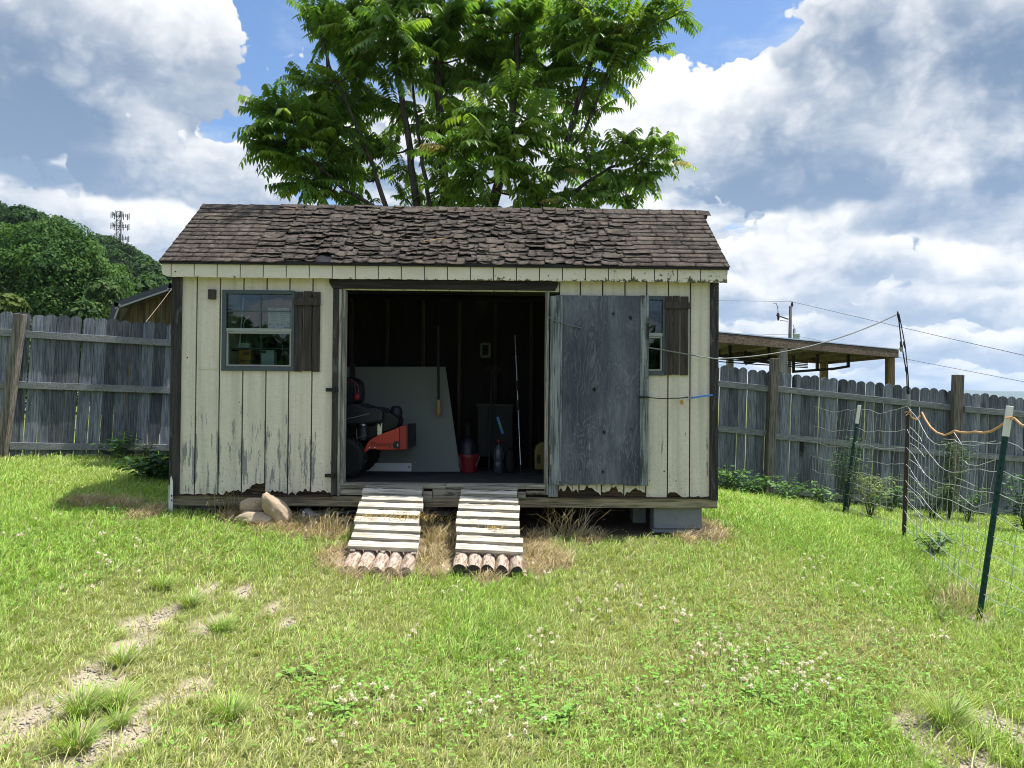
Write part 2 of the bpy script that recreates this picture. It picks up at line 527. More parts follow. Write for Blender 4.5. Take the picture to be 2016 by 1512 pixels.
MAT['clear'] = plain('clear_bottle_plastic', (.035, .05, .06), .25, 0, .3, 14, .6)
MAT['tower'] = plain('dark_tower_steel', (.055, .07, .075), .6, .2)
MAT['grey'] = plain('grey_plastic', (.20, .22, .23), .6)
MAT['concrete'] = None
MAT['green'] = plain('dark_green_steel', (.010, .045, .045), .5, .2, .35, 20)
MAT['rust'] = plain('rusty_steel', (.055, .042, .034), .8, .2, .5, 18)
MAT['wire'] = plain('galvanised_wire', (.52, .54, .54), .4, .5)
MAT['cable'] = plain('steel_cable', (.16, .17, .17), .45, .5)
MAT['staywire'] = plain('dull_wire', (.30, .32, .32), .5, .4)
MAT['orope'] = plain('orange_rope', (.52, .30, .15), .8, 0, .3, 60)
MAT['brope'] = plain('blue_strap', (.06, .20, .62), .6)
MAT['dark_roof'] = plain('dark_metal_roof', (.055, .065, .08), .45, .3, .15)
MAT['soffit'] = wood('pale_soffit', (.14, .12, .085), (.23, .205, .155), 'x', .6, 0, .9)
MAT['roofmetal'] = plain('pale_metal_roof', (.42, .50, .62), .35, .6, .1)
MAT['pole'] = wood('utility_pole_wood', (.06, .052, .047), (.115, .10, .09), 'z', .3, 0, .9)
MAT['transformer'] = plain('pale_transformer', (.35, .44, .42), .5)
MAT['bark'] = wood('grey_bark', (.045, .038, .032), (.12, .105, .09), 'z', .7, 0, .95)
MAT['line'] = plain('line_cable', (.05, .05, .055), .5)


def concrete(n):
    v = n.obj()
    g = n.noise(v, 70, 4, .7)
    c = n.mix(n.noise(v, 6, 5, .6), (.135, .155, .17), (.24, .26, .275))
    c = n.mix(n.ss(g, .58, .72), c, (.33, .345, .35))
    pit = n.ss(n('ShaderNodeTexVoronoi', {'Vector': v, 'Scale': 55}).outputs['Distance'], .16, .05)
    c = n.mix(n.math('MULTIPLY', pit, .6), c, (.06, .065, .07))
    return bsdf(n, c, .95, 0, n.math('SUBTRACT', g, pit), .6, .005)
MAT['concrete'] = mat('concrete_masonry', concrete)


def stone(n):
    v = n.obj()
    c = n.mix(n.noise(v, 5, 6, .65), (.26, .195, .13), (.50, .41, .31))
    c = n.mix(n.ss(n.noise(n.mapping(v, (1, 1, 5)), 12, 5, .7), .55, .75), c, (.33, .22, .13))
    c = n.mix(n.ss(n.noise(v, 50, 4), .62, .72), c, (.14, .11, .085))
    return bsdf(n, c, .95, 0, n.noise(v, 24, 8, .7), .7, .012)
MAT['stone'] = mat('sandstone', stone)


def glass(n):
    fr = n('ShaderNodeFresnel', {'IOR': 1.55})
    gl = n('ShaderNodeBsdfGlossy', {'Color': (.9, .95, 1), 'Roughness': .015,
           'Normal': n('ShaderNodeBump', {'Height': n.noise(n.obj(), 3, 2), 'Strength': .05, 'Distance': .02}).outputs[0]})
    tr = n('ShaderNodeBsdfTransparent', {'Color': (.72, .80, .80)})
    return n('ShaderNodeMixShader', {0: fr.outputs[0], 1: tr.outputs[0], 2: gl.outputs[0]})
MAT['glass'] = mat('window_glass', glass)
MAT['leaf'] = leafmat('tree_leaf', .34, .6, .10)
MAT['spray'] = leafmat('spray_leaf', .58, .40, .45)
MAT['grass'] = leafmat('grass_blade', .30, .55, .2)
MAT['weed'] = leafmat('weed_leaf', .28, .5, .25)
MAT['straw'] = leafmat('straw_blade', .2, .7, .1)

# ================================================================== the shed
SH_O = Vector((-3.027, 6.865, 0.0)); SH_R = math.radians(1.05)
_sm = Matrix.Translation(SH_O) @ Matrix.Rotation(SH_R, 4, 'Z')
_si = _sm.inverted()
_co = _si @ Vector((0, 0, EYE))


def fp(px, py, off=0.0):
    """(x, z) in the shed's own frame of the point at a pixel, on the plane `off` metres in front of the siding"""
    d = _si.to_3x3() @ ray(px, py)
    s = (-off - _co.y) / d.y
    return (_co.x + d.x * s, _co.z + d.z * s)


def fx(px, py=760, off=0.0): return fp(px, py, off)[0]
def fz(px, py, off=0.0): return fp(px, py, off)[1]


def sw(x, y, z):
    return _sm @ Vector((x, y, z))


L = 4.875                       # length of the front
DEP = 1.72
Z0 = .638                       # underside of the siding / top of the skids
ZE = 2.70                       # eave (drip edge) height
ZR = 3.432                      # ridge
YR = .86
YE = -.115
OVX = .075
FLOOR_Z = .745
shed = thing('garden_shed', 'cream painted wooden shed with curled brown shingle roof, open doorway and two shuttered windows', 'shed', SH_O, SH_R)
R2 = random.Random(3)


def S(name, mb, m, parent=shed, **kw):
    return mb.build(name, MAT[m] if isinstance(m, str) else m, parent, **kw)


# ---- front siding, board by board, with rotten lower ends
xo0 = fx(657); xo1 = fx(1100)
gl_px = [386.5, 432.5, 478.5, 524, 569, 614.5]
gr_px = [1141, 1185, 1229, 1272, 1314.5, 1357.8]
w0, w1 = fx(439.5, 650), fx(580, 650); wz0, wz1 = fz(510, 729.5), fz(510, 572)
v0, v1 = fx(1188, 650), fx(1308, 650); vz0, vz1 = fz(1290, 738), fz(1290, 583)
HEAD = 2.482                    # top of the doorway


def jag(x0, x1, z, amp, seed, n=9):
    r = random.Random(seed)
    pts = []
    for i in range(n + 1):
        t = i / n
        pts.append((x0 + (x1 - x0) * t, z + amp * (r.random() ** 1.6) * (.35 + .65 * math.sin(math.pi * (t * .8 + .1)))))
    return pts


fw = MB()
GAP = .006


def board(x0, x1, rot, seed, bite=None):
    z = Z0 + .004
    low = jag(x0 + GAP, x1 - GAP, z, rot, seed)
    if bite:
        a, b, h = bite      # a notch rotted out of the end
        low = [(x, z + h * max(0, 1 - ((x - (x0 + (x1 - x0) * a)) / ((x1 - x0) * b)) ** 2) ** .6 + (zz - z)) for x, zz in low]
    segs = []
    win = (w0, w1, wz0, wz1) if x1 < 2 else (v0, v1, vz0, vz1)
    if x0 < win[1] - .01 and x1 > win[0] + .01:
        # the board is cut round the window
        fw.prism(low[::1] + [(x1 - GAP, win[2]), (x0 + GAP, win[2])], -.012, .006)
        fw.prism([(x0 + GAP, win[3]), (x1 - GAP, win[3]), (x1 - GAP, ZE - .04), (x0 + GAP, ZE - .04)], -.012, .006)
        if x0 < win[0] - .004:
            fw.prism([(x0 + GAP, win[2]), (win[0], win[2]), (win[0], win[3]), (x0 + GAP, win[3])], -.012, .006)
        if x1 > win[1] + .004:
            fw.prism([(win[1], win[2]), (x1 - GAP, win[2]), (x1 - GAP, win[3]), (win[1], win[3])], -.012, .006)
    else:
        fw.prism(low + [(x1 - GAP, ZE - .04), (x0 + GAP, ZE - .04)], -.012, .006)


xs = [.004] + [fx(p) for p in gl_px] + [xo0]
rots = [.012, .02, .03, .045, .03, .04, .03]
bites = [None, None, (.8, .5, .03), (.95, .75, .10), (.5, .5, .025), (.85, .4, .035), (.4, .6, .03)]
for i in range(len(xs) - 1):
    board(xs[i], xs[i + 1], rots[i], 20 + i, bites[i])
xs = [xo1] + [fx(p) for p in gr_px] + [L - .004]
rots = [.06, .055, .065, .05, .008, .02, .018]
bites = [(.4, .7, .05), (.3, .6, .06), (.5, .6, .05), (.6, .6, .05), None, (.25, .35, .045), None]
for i in range(len(xs) - 1):
    board(xs[i], xs[i + 1], rots[i], 40 + i, bites[i])
# strip above the doorway
hp = [657 + 45.2 * i for i in range(1, 10)]
hx = [xo0] + [fx(p, 575) for p in (705, 750, 795, 840, 885, 929, 973, 1017, 1061)] + [xo1]
for i in range(len(hx) - 1):
    fw.prism([(hx[i] + .003, HEAD), (hx[i + 1] - .003, HEAD), (hx[i + 1] - .003, ZE - .04), (hx[i] + .003, ZE - .04)], -.012, .006)
S('front_siding', fw, 'cream')
bk = MB()                       # dark backing that shows in the grooves and behind the rot
for a, b, win in ((.002, xo0, (w0, w1, wz0, wz1)), (xo1, L - .002, (v0, v1, vz0, vz1))):
    bk.box((a, .0065, Z0), (win[0], .016, ZE - .05)); bk.box((win[1], .0065, Z0), (b, .016, ZE - .05))
    bk.box((win[0], .0065, Z0), (win[1], .016, win[2])); bk.box((win[0], .0065, win[3]), (win[1], .016, ZE - .05))
bk.box((xo0, .0065, HEAD), (xo1, .016, ZE - .05))
S('front_backing', bk, 'rot')
# patched board left of the window, a shade proud of its neighbours
pb = MB(); pb.box((fx(392), -.016, fz(410, 727)), (fx(431), -.0125, fz(410, 571)))
S('patch_board', pb, 'cream')

# ---- other walls, floor, framing
sd = MB()
for x in (.02, L - .036):
    sd.prism([(0, 0)], 0, 0) if False else None
    pts = [(x, .02, Z0), (x, DEP, Z0), (x, DEP, ZE - .05), (x, YR, ZR - .05), (x, .02, ZE - .04)]
    sd = MB(); sd.extrude(pts, (.016, 0, 0)); S('side_wall', sd, 'cream')
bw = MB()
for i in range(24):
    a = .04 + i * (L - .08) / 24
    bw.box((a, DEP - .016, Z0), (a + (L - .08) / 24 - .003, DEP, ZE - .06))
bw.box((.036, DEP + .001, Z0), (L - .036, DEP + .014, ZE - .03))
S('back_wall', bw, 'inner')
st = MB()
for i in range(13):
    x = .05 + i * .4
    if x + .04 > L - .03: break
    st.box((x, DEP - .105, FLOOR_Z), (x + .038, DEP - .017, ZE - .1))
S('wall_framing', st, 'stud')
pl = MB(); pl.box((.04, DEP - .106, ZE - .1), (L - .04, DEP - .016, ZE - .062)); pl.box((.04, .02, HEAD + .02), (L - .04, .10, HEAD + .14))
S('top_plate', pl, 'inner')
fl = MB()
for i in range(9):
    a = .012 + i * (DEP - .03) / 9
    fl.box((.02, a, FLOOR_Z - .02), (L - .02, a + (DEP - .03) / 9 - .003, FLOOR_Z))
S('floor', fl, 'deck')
sub = MB(); sub.box((.02, .03, Z0 + .002), (L - .02, DEP - .02, FLOOR_Z - .022))
S('subfloor', sub, 'rot')
# threshold boards in the doorway
th = MB()
jx0 = fx(668, 900); jx1 = fx(1074, 900)
th.box((jx0, -.03, FLOOR_Z - .035), (fx(878, 950), .10, FLOOR_Z + .004)); th.box((fx(879, 950), -.028, FLOOR_Z - .034), (jx1, .10, FLOOR_Z + .003))
th.box((jx0 + .01, -.018, Z0 + .01), (fx(835, 965), .0, FLOOR_Z - .038)); th.box((fx(852, 965), -.02, Z0 - .03), (fx(908, 965), .0, FLOOR_Z - .04))
th.box((fx(833, 965), -.04, Z0 - .045), (fx(851, 965), -.005, FLOOR_Z - .06))
th.box((fx(1019, 965), -.035, Z0 - .015), (fx(1035, 965), -.003, FLOOR_Z - .06)); th.box((fx(1036, 965), -.014, Z0 + .02), (jx1, .0, FLOOR_Z - .05))
S('threshold', th, 'sill', bevel=.003)
# skids under the shed
sk = MB()
sk.box((-.005, -.022, Z0 - .093), (fx(835, 985), .07, Z0 - .004)); sk.box((fx(835, 985) + .004, -.02, Z0 - .093), (L + .01, .07, Z0 - .004))
for y in (.55, 1.1, DEP - .1):
    sk.box((0, y, Z0 - .093), (L, y + .09, Z0 - .004))
S('skid_beam', sk, 'skid', bevel=.004)
lip = MB(); lip.box((-.004, -.034, Z0 - .006), (fx(655, 975), -.013, Z0 + .003)); S('bottom_lip', lip, 'rot'); lip = MB(); lip.box((fx(1100, 975), -.034, Z0 - .006), (L, -.013, Z0 + .003))
S('bottom_lip', lip, 'rot')

# ---- trims
for nm, a, b in (('corner_trim', -.012, fx(358, 760)), ('corner_trim', fx(1396, 760), L + .012)):
    t = MB(); t.box((a, -.032, Z0 + (.0 if a < 1 else -.02)), (b, -.0125, ZE - .11)); t.box((a, -.0125, Z0), (a + .02 if a < 1 else b, .09, ZE - .11)) if a < 1 else t.box((b - .02, -.0125, Z0), (b, .09, ZE - .11))
    S(nm, t, 'trim', bevel=.003)
hd = MB()
hz0 = fz(880, 570, .03)
a = fx(650, 560); b = fx(1099, 560)
hd.prism([(a + .03, hz0), (b - .03, hz0), (b, hz0 + .05), (b, ZE - .075), (a, ZE - .075), (a, hz0 + .05)], -.042, -.0125)
S('door_header', hd, 'trimx', bevel=.003)
# left side of the doorway: dark casing, hinge stile and flaking jamb
cs = MB(); cs.box((fx(655), -.03, Z0 + .01), (fx(666.5), -.0125, hz0 - .002)); S('door_casing', cs, 'trim', bevel=.002)
jb = MB(); jb.box((fx(667.2), -.034, Z0 + .004), (fx(672.5), .09, HEAD + .005)); jb.box((fx(673), -.02, Z0 + .1), (fx(678.5), .095, HEAD + .003)); S('door_jamb', jb, 'jamb', bevel=.002)
jb = MB(); jb.box((fx(1073), -.02, Z0 + .02), (fx(1080), .095, HEAD + .004)); S('door_jamb', jb, 'jamb', bevel=.002)
for py in (768, 936):
    hg = MB(); hg.box((fx(643), -.036, fz(650, py + 3)), (fx(668), -.0305, fz(650, py - 4))); hg.lathe([(.011, -.03), (.011, .03)], 10, (fx(660), -.038, fz(650, py)), 'z'); S('door_hinge', hg, 'black')
blk = MB(); blk.box((fx(411), -.055, fz(418, 590)), (fx(425), -.0125, fz(418, 571))); S('mounting_block', blk, 'shutter', bevel=.004)

# ---- fascia with its grooves, drip edge
fa = MB()
fxs = [317.5, 337.5] + [337.5 + 45.28 * i for i in range(1, 24)] + [1433]
fxs = [p for p in fxs if p < 1425] + [1433]
cx = [fx(p, 540, .09) for p in fxs]
cx[0] = -OVX; cx[-1] = L + OVX - .004
for i in range(len(cx) - 1):
    top = ZE - .012
    lw = jag(cx[i] + .004, cx[i + 1] - .004, ZE - .128, .006, 90 + i, 7)
    lw = [(x, z - .004 + .0015 * math.sin(i * 2.1)) for x, z in lw]
    if i == 0: lw = [(cx[0] + .05, ZE - .125), (cx[1] - .004, ZE - .128)]; lw = [(cx[0] + .002, ZE - .07), (cx[0] + .012, ZE - .108)] + lw
    fa.prism(lw + [(cx[i + 1] - .004, top), (cx[i] + .004, top)], -.098, -.082)
S('fascia', fa, 'fascia')
fb = MB(); fb.box((-OVX + .006, -.0815, ZE - .118), (L + OVX - .01, -.072, ZE - .015)); S('fascia_backing', fb, 'rot')
sf = MB(); sf.box((-OVX + .006, -.072, ZE - .105), (L + OVX - .01, -.013, ZE - .095)); S('soffit', sf, 'cream')
dr = MB(); dr.box((-OVX - .006, YE - .004, ZE - .016), (L + OVX + .004, -.07, ZE + .014)); S('drip_edge', dr, 'drip')

# ---- roof: deck, then shingles one by one
slope = Vector((0, YR - YE, ZR - ZE)); SL = slope.length; sdir = slope / SL; snor = Vector((0, -sdir.z, sdir.y))
dk = MB()
X0, X1 = -OVX, L + OVX
dk.extrude([(X0, YE, ZE), (X0, YR, ZR), (X0, YR, ZR - .035), (X0, YE, ZE - .012)], (X1 - X0, 0, 0))
yb = 2 * YR - YE
dk.extrude([(X0, YR, ZR), (X0, yb, ZE), (X0, yb, ZE - .03), (X0, YR, ZR - .035)], (X1 - X0, 0, 0))
roof = S('roof', dk, 'drip')
rv = []; rq = []
rr = np.random.default_rng(5)


def damage(x, s):
    t = (x + .1) / L
    d = sstep(.06, .26, t) * (1 - sstep(.70, .92, t)) * .95 + .05
    d = d * (.62 + .38 * float(sstep(.0, .25, 1 - s / SL)))
    return float(np.clip(d * (.65 + .7 * float(fbm(np.array([x]), np.array([s]), 1.7, 9)[0])), .04, 1))


NC = 14
ex = SL / NC
for k in range(NC):
    x = X0 - .01 + (.0 if k % 2 else -.15)
    while x < X1:
        d = damage(x, k * ex)
        w = .26 if d < .28 else (rr.uniform(.14, .28) if d < .5 else rr.uniform(.07, .20))
        a = max(x, X0 - .012); b = min(x + w, X1 + .012)
        x += w
        if b - a < .02: continue
        if d > .5 and rr.random() < .035: continue
        rows = 1 if (d < .3 or rr.random() < .55) else 2
        for rsub in range(rows):
            lo = k * ex - .012 + (rsub * ex * rr.uniform(.4, .6)) + d * rr.uniform(-.030, .030) + rr.uniform(-.006, .006)
            hi = (k + 1) * ex + .03 - (ex * .45 if (rows == 2 and rsub == 0) else 0)
            nx = max(3, int((b - a) / .022)); ny = 4
            curl = d * rr.uniform(.0, .008) * (2.4 if rr.random() < .13 else 1)
            tilt = d * rr.uniform(-.007, .007)
            base = .006 + .010 * (rsub == 1) + rr.uniform(0, .003)
            sd_ = rr.integers(0, 9999)
            U = np.linspace(0, 1, nx + 1)
            low_n = (vnoise(U * (b - a) * 16, U * 0 + sd_, 1, 3) - .5) * (.008 + .030 * d) + (vnoise(U * (b - a) * 90, U * 0 + sd_, 1, 5) - .5) * .010
            top_s = []
            n0 = len(rv)
            for j in range(ny + 1):
                v = j / ny
                for i, u in enumerate(U):
                    s = (lo + low_n[i]) * (1 - v) + hi * v
                    s = max(s, -.02)
                    wob = d * .007 * (float(vnoise(np.array([(a + u * (b - a)) * 22]), np.array([s * 22 + sd_]), 1, 4)[0]) - .3)
                    h = base + .007 * (1 - v) + curl * (1 - v) ** 2 + d * .007 * abs(2 * u - 1) ** 3 + tilt * (u - .5) + wob * (1 - v * .6)
                    h = max(h, .003)
                    p = Vector((a + u * (b - a) - (.003 if i == nx and d < .4 else 0), YE, ZE)) + sdir * s + snor * h
                    rv.append(p[:])
            W = nx + 1
            for j in range(ny):
                for i in range(nx):
                    q = n0 + j * W + i
                    rq.append((q, q + 1, q + 1 + W, q + W))
            th_ = .004 + .002 * d
            n1 = len(rv)
            for i in range(W):                      # broken front edge
                p = Vector(rv[n0 + i]) - snor * th_ + sdir * .001
                rv.append(p[:])
            for i in range(nx):
                rq.append((n0 + i + 1, n0 + i, n1 + i, n1 + i + 1))
            n2 = len(rv)
            for col in (0, nx):                     # side edges
                st_ = len(rv)
                for j in range(ny + 1):
                    p = Vector(rv[n0 + j * W + col]) - snor * th_
                    rv.append(p[:])
                for j in range(ny):
                    q0 = n0 + j * W + col; q1 = n0 + (j + 1) * W + col
                    rq.append((q0, q1, st_ + j + 1, st_ + j))
np_obj('shingles', np.array(rv), [np.array(rq)], MAT['shingle'], parent=shed)
# back slope, plain courses
bs = MB()
for k in range(9):
    s0 = k * SL / 9
    a = Vector((X0, yb, ZE)) + Vector((0, -sdir.y, sdir.z)) * s0; b = Vector((X0, yb, ZE)) + Vector((0, -sdir.y, sdir.z)) * (s0 + SL / 9)
    n_ = Vector((0, sdir.z, sdir.y))
    bs.extrude([a + n_ * .022, b + n_ * .006, b + n_ * .002, a + n_ * .010], (X1 - X0, 0, 0))
S('back_shingles', bs, 'shingle')
rc = MB()
x = X0 - .01; i = 0
while x < X1:
    w = .118 + R2.uniform(-.006, .006)
    lift = .010 + R2.uniform(0, .006)
    for sgn in (-1, 1):
        dn = Vector((0, sgn * sdir.y, -sdir.z)); nn = Vector((0, sgn * sdir.z, sdir.y))
        p0 = Vector((x, YR, ZR + .012 + lift)); p1 = Vector((x + w * 1.25, YR, ZR + .012))
        q0 = p0 + dn * (.105 + R2.uniform(-.006, .012)); q1 = p1 + dn * .1
        q0.z += .002
        rc.extrude([p0, p1, q1, q0], (0, 0, -.007))
    x += w
S('ridge_cap', rc, 'shingle')
for xx in (X0 + .004, X1 - .018):
    for sg_, yy_ in ((1, YE + .02), (-1, yb - .02)):
        rk = MB(); rk.extrude([(xx, yy_, ZE - .05), (xx, YR - sg_ * .001, ZR - .065), (xx, YR - sg_ * .001, ZR - .036), (xx, yy_, ZE - .018)], (.014, 0, 0))
        S('rake_board', rk, 'cream')
tw = MB(); tw.tube([Vector((fx(818, 484), YE, 0)) * 0 + Vector((2.2, YE, ZE)) + sdir * .38 + snor * .045, Vector((2.42, YE, ZE)) + sdir * .44 + snor * .05], .003, 5)
S('roof_twig', tw, 'straw' if False else 'tan')

# ---- windows
def window(px0, px1, py0, py1, mull, mz, rail, low_grid, cut=None):
    x0, x1 = fx(px0, 650), fx(px1, 650); z0, z1 = fz((px0 + px1) / 2, py1), fz((px0 + px1) / 2, py0)
    fr = MB(); w = .034
    fr.box((x0 - .004, -.03, z0 - .004), (x0 + w, .02, z1)); fr.box((x1 - w * .6, -.03, z0 - .004), (x1 + .004, .02, z1))
    fr.box((x0 + w, -.03, z1 - w), (x1 - w * .6, .02, z1)); fr.box((x0 + w, -.03, z0 - .004), (x1 - w * .6, .02, z0 + w))
    win = S('window', fr, 'frame', bevel=.002)
    zr = fz((px0 + px1) / 2, rail)
    sa = MB(); sa.box((x0 + w, -.026, zr - .02), (x1 - w * .6, .012, zr + .012)); S('meeting_rail', sa, 'alu', win, bevel=.002)
    sa = MB(); a, b, c, d = x0 + w + .003, x1 - w * .6 - .003, z0 + w + .003, zr - .021
    t = .014
    sa.box((a, -.022, c), (a + t, .01, d)); sa.box((b - t, -.022, c), (b, .01, d)); sa.box((a + t, -.022, c), (b - t, .01, c + t)); sa.box((a + t, -.022, d - t), (b - t, .01, d))
    S('lower_sash', sa, 'alu', win, bevel=.001)
    mu = MB(); mx = fx(mull, 650)
    zz = fz((px0 + px1) / 2, mz)
    mu.box((mx - .008, -.010, zr + .013), (mx + .008, .008, z1 - w)); mu.box((x0 + w, -.0105, zz - .006), (mx - .009, .0075, zz + .006)); mu.box((mx + .009, -.0105, zz - .006), (x1 - w * .6, .0075, zz + .006))
    S('muntin', mu, 'frame', win)
    mu = MB(); zl = fz((px0 + px1) / 2, low_grid)
    mu.box((mx - .005, .012, c + t), (mx + .005, .018, d - t)); mu.box((a + t, .0122, zl - .005), (mx - .006, .0178, zl + .005)); mu.box((mx + .006, .0122, zl - .005), (b - t, .0178, zl + .005))
    S('sash_grid', mu, 'frame', win)
    g = MB(); g.box((x0 + w - .002, -.0015, zr), (x1 - w * .6 + .002, .0015, z1 - w + .002)); S('upper_pane', g, 'glass', win)
    g = MB(); g.box((a + t - .002, .0085, c + t - .002), (b - t + .002, .0112, d - t + .002)); S('lower_pane', g, 'glass', win)
    return win


window(439.5, 580, 572, 729.5, 513, 612.8, 649.5, 685.6)
window(1188, 1308, 583, 738, 1246, 623.6, 658, 690)


def shutter(boards, ytop, ybot, bat, worn):
    sh = None
    for i, (a, b) in enumerate(boards):
        m = MB(); dz = (.0, .004, -.002)[i]
        m.box((fx(a, 650), -.034, fz(a, ybot) + dz), (fx(b, 650), -.0125, fz(a, ytop) + dz))
        if sh is None:
            sh = S('shutter', m, 'shutter_worn' if worn else 'shutter', bevel=.002)
        else:
            S('shutter_board', m, 'shutter', sh, bevel=.002)
    m = MB(); m.box((fx(bat[0], 600), -.052, fz(bat[0], bat[3])), (fx(bat[1], 600), -.0345, fz(bat[0], bat[2])))
    S('shutter_batten', m, 'shutter', sh, bevel=.002)


shutter([(581.5, 597), (599, 614.6), (617, 631)], 575, 731.5, (581, 633, 587.5, 602), True)
shutter([(1307.5, 1321.8), (1323.4, 1336.4), (1339, 1353.5)], 584, 738.5, (1307, 1356.5, 596, 608.5), False)

# ---- the door, swung right back against the front wall
dx0, dx1 = fx(1083, 760, .05), fx(1276, 760, .05)
dz0, dz1 = fz(1180, 957, .05), fz(1180, 583, .05)
pn = MB()
px0, px1 = dx0 + .045, dx1 - .035
lowp = jag(px0, px1, dz0, .03, 77, 22)
pn.prism(lowp + [(px1, dz1 + .002), (px0, dz1 + .006)], -.052, -.037)
door = S('door', pn, 'ply')
s1 = MB(); s1.box((dx0 - .004, -.075, dz0 + .01), (dx0 + .085, -.0525, dz1 - .005)); s1.box((dx0 + .086, -.066, dz0 + .04), (dx0 + .105, -.0525, dz1 + .0))
S('door_stile', s1, 'stile', door, bevel=.003)
s1 = MB(); s1.box((dx1 - .075, -.076, dz0 + .005), (dx1, -.0525, dz1 + .008)); s1.box((dx1 - .012, -.0525, dz0 + .005), (dx1, -.034, dz1 + .008)); S('door_stile', s1, 'stile', door, bevel=.003)
ft = MB(); ft.box((dx0 - .008, -.05, Z0 + .006), (dx0 + .075, -.0125, dz0 + .012)); S('door_foot_block', ft, 'stile', door, bevel=.003)
hsp = MB(); hsp.box((dx1 - .09, -.082, fz(1266, 784)), (dx1 + .002, -.077, fz(1266, 780))); S('door_hasp', hsp, 'black', door)

# ================================================================== things in and around the shed
def rectbox(px0, py0, px1, py1, Y, th):
    a = P(px0, py1, Y); b = P(px1, py0, Y)
    return (a.x, Y, a.z), (b.x, Y + th, b.z)


def boxmb(px0, py0, px1, py1, Y, th):
    return MB().box(*rectbox(px0, py0, px1, py1, Y, th))


# ---- riding mower
my = 7.28
fzw = FLOOR_Z
mower = thing('riding_mower', 'red and black riding mower parked sideways inside the shed doorway', 'mower', (P(690, 945, my).x, my + .4, fzw))


def tyre(cx, cy, cz, r, w):
    m = MB()
    m.lathe([(r * .56, cy), (r * .8, cy - .004), (r * .94, cy + .012), (r, cy + .04), (r, cy + w - .04), (r * .94, cy + w - .012), (r * .8, cy + w), (r * .56, cy + w)], 36, (cx, 0, cz), 'y')
    for k in range(26):
        a = 2 * math.pi * k / 26
        c = Vector((cx + math.cos(a) * r, cy + w / 2, cz + math.sin(a) * r))
        t = Vector((-math.sin(a), 0, math.cos(a)))
        m.obox(c, t * .011 + Vector((0, w * .1, 0)), Vector((0, w * .4, 0)) + t * .006, Vector((math.cos(a), 0, math.sin(a))) * .006)
    return m


ctr = P(676, 902, my)
rad = ctr.z - fzw - .004
for dy in (0, .62):
    c2 = P(676, 902, my)
    w = part('wheel', tyre(c2.x + dy * .03, my + dy, fzw + rad + .004, rad, .19), MAT['rubber'], mower, smooth=False)
    rm = MB(); rm.lathe([(.02, my + dy + .05), (rad * .3, my + dy + .03), (rad * .5, my + dy + .02), (rad * .56, my + dy + .012), (rad * .56, my + dy + .08)], 24, (c2.x + dy * .03, 0, fzw + rad + .004), 'y')
    for k in range(5):
        a = k * 2 * math.pi / 5
        rm.lathe([(.009, my + dy + .012), (.009, my + dy + .03)], 8, (c2.x + dy * .03 + .045 * math.cos(a), 0, fzw + rad + .004 + .045 * math.sin(a)), 'y')
    part('rim', rm, MAT['black'], w, smooth=True)
gp = [(716, 889), (721.5, 875), (725.6, 869), (736, 861), (752, 854), (777, 845), (786, 840.5), (786, 885.5), (742, 885.5), (739, 884), (727, 884), (721, 890)]
gy = my + .06
pts = [P(a, b, gy) for a, b in gp]
g = MB(); g.extrude([p + Vector((0, .60, 0)) for p in pts], (0, .022, 0)); part('engine_guard', g, MAT['red'], mower, bevel=.004)
g = MB(); g.extrude(pts, (0, .022, 0))
guard = part('engine_guard', g, MAT['red'], mower, bevel=.004)
g = MB(); g.extrude([P(786.4, 839.5, gy), P(800.5, 837, gy), P(800.5, 885, gy), P(786.4, 885.8, gy)], (0, .62, 0)); part('rear_panel', g, MAT['darkred'], mower, bevel=.005)
g = MB(); g.extrude([P(800.7, 837, gy), P(803, 837.5, gy), P(803.5, 885, gy), P(800.7, 885, gy)], (0, .62, 0)); part('rear_bumper', g, MAT['black'], mower)
c = P(781, 876, gy); g = MB(); g.lathe([(.037, gy - .012), (.037, gy - .002), (.028, gy - .002)], 24, (c.x, 0, c.z), 'y'); part('vent_cover', g, MAT['black'], guard, smooth=False)
c2 = P(783.5, 876, gy); g = MB(); g.box((c2.x - .002, gy - .015, c2.z - .014), (c2.x + .004, gy - .0125, c2.z + .014)); part('vent_tab', g, MAT['steel'], guard)
for bx in (727.6, 737.8):
    g = MB(); c = P(bx, 881.3, gy); g.lathe([(.0, gy - .008), (.0065, gy - .006), (.0075, gy - .001)], 10, (c.x, 0, c.z), 'y'); part('guard_bolt', g, MAT['white'], guard)
fc = bpy.data.curves.new('lettering', 'FONT'); fc.body = 'Mustang'; fc.size = .055; fc.shear = .3; fc.extrude = .0008; fc.space_character = 1.06
to = bpy.data.objects.new('tmp', fc); COL.objects.link(to)
bpy.context.view_layer.update()
me = bpy.data.meshes.new_from_object(to.evaluated_get(bpy.context.evaluated_depsgraph_get()))
bpy.data.objects.remove(to)
lt = bpy.data.objects.new('lettering', me); COL.objects.link(lt); me.materials.clear(); me.materials.append(plain('black_decal', (.03, .006, .006), .5))
lt.parent = guard
c = P(729, 878, gy - .0015); wtxt = max(v.co.x for v in me.vertices); s = (P(772, 876, gy).x - c.x) / wtxt
lt.matrix_basis = Matrix.Translation(c - mower.location) @ Matrix.Rotation(math.radians(90), 4, 'X') @ Matrix.Diagonal((s, s, s, 1))
